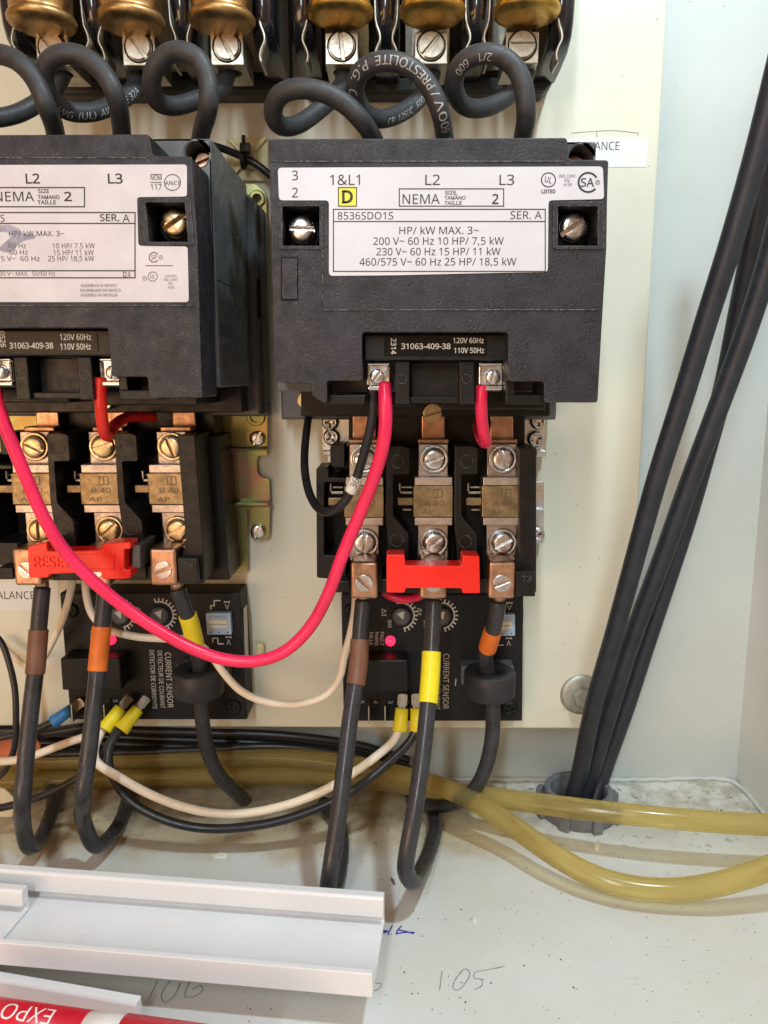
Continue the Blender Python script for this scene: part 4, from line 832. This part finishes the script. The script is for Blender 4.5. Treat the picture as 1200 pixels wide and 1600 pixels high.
# ---------------- paper labels on the plate
bm = BM(); pprism(bm, [(860, 217), (1012, 214), (1010, 261), (860, 261)], YP - .18, YP - .04); o = top('paper_label', bm, 'paper', 'white paper label reading ANCE beside the right contactor', 'label', P(935, 238, YP))
bm = BM(); ptext(bm, 'BALANCE', 935, 228, 13, YP - .22, 66); obj('lettering', bm, 'ink_black', o)
bm = BM(); pprism(bm, [(-90, 912), (92, 908), (90, 952), (-90, 956)], YP - .18, YP - .04); o = top('paper_label', bm, 'paper', 'white paper label reading BALANCE left of the left sensor', 'label', P(0, 930, YP))
bm = BM(); ptext(bm, 'BALANCE', 20, 930, 12, YP - .22, 68); obj('lettering', bm, 'ink_black', o)
bm = BM()
for pts in (((893, 208), (930, 205), (960, 204), (998, 208)), ((932, 205), (933, 214)), ((997, 207), (997, 212))):
    s = spline([P(x, y, YP - .05) for x, y in pts], 1.5); tube(bm, s, .14, 6)
o = top('pencil_line', bm, 'pencil', 'thin pencil guide line on the plate above the ANCE label', 'marking', P(945, 206, YP))

# ---------------- white trunking lids
def lid(A, B, D, w, fh, th, label, base_h, rot_len=True):
    """channel lid: A,B ends of its rear edge, D toward the viewer; flanges stand up"""
    A, B = Vector(A), Vector(B); L = (B - A); e = L.normalized(); n = Vector((e.y, -e.x, 0)).normalized()
    if n.y > 0: n = -n
    up = Vector((0, 0, 1)); bm = BM()
    k = fh * .36; prof = [(0, 0), (w, 0), (w, fh * .7), (w - 2.4, fh * .7), (w - 2.4, k), (w - th, k), (w - th, th), (th, th), (th, k + .4), (4.2, k), (4.6, k + .6), (4.2, fh - .8), (3.4, fh), (0, fh)]
    va = [bm.verts.new(A + n * q[0] + up * q[1]) for q in prof]; vb = [bm.verts.new(B + n * q[0] + up * q[1]) for q in prof]; m = len(prof)
    face(bm, va); face(bm, vb[::-1])
    for i in range(m): face(bm, (va[i], va[(i + 1) % m], vb[(i + 1) % m], vb[i]))
    return top('trunking_lid', bm, 'pvc_white', label, 'trunking lid', (A + B) / 2, 'white trunking lids', .35)
H0 = 15.0; FH = 13.5
A = Fl(-200, 1334.5, H0 + FH); B = Fl(601, 1393, H0 + FH); A.z = B.z = H0
Wd = (Fl(571, 1558, H0) - B).length
lid(A, B, None, Wd, FH, 1.3, 'long white plastic trunking lid lying across the cabinet floor', H0)
A = Fl(-160, 1364, H0 + 2 + 11); B = Fl(43, 1381, H0 + 2 + 11); A.z = B.z = H0 + 1.6
lid(A, B, None, Wd - 8, 11, 1.2, 'short white trunking piece nested in the long lid at the left edge', H0 + 2)
A = Fl(-160, 1490, 12); B = Fl(221, 1556, 12); A.z = B.z = .2
lid(A, B, None, 42, 12, 1.3, 'white trunking lid behind the red marker at the lower left', 0)

# ---------------- dry-wipe marker
a, b = Fl(-120, 1587, 19), Fl(300, 1649, 19); a.z = b.z = 19
e = (b - a).normalized(); r = 8.2
t = thing('marker_pen', 'red and white marker pen lying at the lower left corner', 'marker', (a + b) / 2)
def span(px):                       # arc position along the pen for a photo column
    return min((abs(proj(a + e * k * .5)[0] - px), k * .5) for k in range(-40, 600))[1]
k0, k1, k2 = span(-110), span(133), span(190)
bm = BM(); lathe(bm, [(r, k0), (r, k1)], a, e, 48); obj('barrel_wrap', bm, 'marker_red', t)
bm = BM(); lathe(bm, [(r - .1, k1 + .02), (r - .1, k2 + 4)], a, e, 48); obj('barrel', bm, 'marker_white', t)
bm = BM(); lathe(bm, [(r - .09, k2), (r + .5, k2), (r + .5, k2 + 40), (r - 1, k2 + 42)], a, e, 48); obj('cap', bm, 'marker_red', t)
bm = BM()
global_s = [a + e * (k0 + i * 1.0) for i in range(int(k1 - k0) + 1)]
ks = span(112) - k0
wt = BM(); gl, fs = glyphs('EXPO')
wire_text(wt, global_s, r, 'EXPO', span(12) - k0, 5.3, True, .60); obj('lettering', wt, 'marker_white', t)

# ---------------- writing on the floor
def scribble(strokes, r, m, name):
    bm = BM()
    for st in strokes: tube(bm, spline([Fl(x, y, .12) for x, y in st], 1.0), r, 6)
    return obj(name, bm, m, fl)
scribble([[(691, 1518), (689, 1530), (687, 1547)], [(722, 1518), (712, 1530), (708, 1545), (716, 1547), (728, 1535), (734, 1520), (728, 1514), (718, 1520)], [(788, 1510), (765, 1515), (742, 1520), (741, 1529), (752, 1530), (753, 1540), (742, 1546)]], .2, 'pencil', 'pencil_number')
scribble([[(246, 1532), (238, 1550), (232, 1562)], [(265, 1533), (256, 1545), (252, 1558), (258, 1566), (272, 1556), (282, 1536)], [(298, 1532), (290, 1548), (290, 1558), (302, 1558), (316, 1548), (314, 1540), (300, 1546)]], .2, 'pencil', 'pencil_number')
scribble([[(574, 1545), (580, 1538), (596, 1537), (592, 1545), (578, 1549), (572, 1548)]], .2, 'pencil', 'pencil_loop')
scribble([[(592, 1454), (606, 1455), (600, 1458)], [(613, 1446), (609, 1454), (606, 1461)], [(627, 1447), (621, 1454), (619, 1460)], [(619, 1459), (634, 1457), (648, 1457)], [(622, 1453), (636, 1456), (646, 1459)], [(596, 1457), (604, 1456)]], .28, 'pen_blue', 'pen_scribble')

# ---------------- crumbs
def crumbs(m, n, area_, r0, r1, label):
    bm = BM()
    for _ in range(n):
        x, y = random.uniform(*area_[0]), random.uniform(*area_[1]); p = Fl(x, y, 0); r = random.uniform(r0, r1) * (1 if random.random() < .85 else 1.7); a = random.uniform(0, 6.28); k = random.uniform(.3, 1)
        vs = [bm.verts.new(p + Vector((r * math.cos(a + j * 1.256) * (1 if j % 2 else .8), r * k * math.sin(a + j * 1.256), .04))) for j in range(5)]
        tp = bm.verts.new(p + Vector((0, 0, r * .7)))
        for j in range(5): face(bm, (vs[j], vs[(j + 1) % 5], tp))
        face(bm, vs[::-1])
    o = obj('debris', bm, m, None, 0, Vector((0, 0, 0))); o['kind'] = 'stuff'; o['label'] = label; o['category'] = 'debris'
crumbs('crumb', 330, ((380, 1195), (1310, 1598)), .12, .42, 'dark dust specks scattered over the white cabinet floor')
crumbs('crumb', 40, ((610, 1195), (1230, 1330)), .2, .6, 'dark crumbs along the back of the cabinet floor')
def chip(pts, h, m, lab, cat):
    q = [Fl(x, y, .05) for x, y in pts]; bm = BM(); lo = [bm.verts.new(p) for p in q]; hi = [bm.verts.new(p + Vector((0, 0, h))) for p in q]; face(bm, lo[::-1]); face(bm, hi)
    for i in range(len(q)): face(bm, (lo[i], lo[(i + 1) % len(q)], hi[(i + 1) % len(q)], hi[i]))
    top('paint_chip', bm, m, lab, cat, q[0], bevel=.15)
chip(pcirc(741, 1437, 4.2, 12), 1.2, 'crumb_pale', 'round white crumb on the floor right of the yellow taped wire', 'crumb')
chip([(330, 1338), (344, 1333), (356, 1335), (355, 1341), (338, 1342)], .6, 'crumb_pale', 'flat white paint flake on the floor just behind the long lid', 'crumb')
chip(pcirc(932, 1324, 5, 7), 1.4, 'crumb_pale', 'white crumb on the floor in front of the conduit fitting', 'crumb')
chip([(611, 1371), (616, 1376), (618, 1384), (614, 1382), (610, 1375)], .5, 'crumb', 'dark curled shaving on the floor behind the end of the long lid', 'crumb')
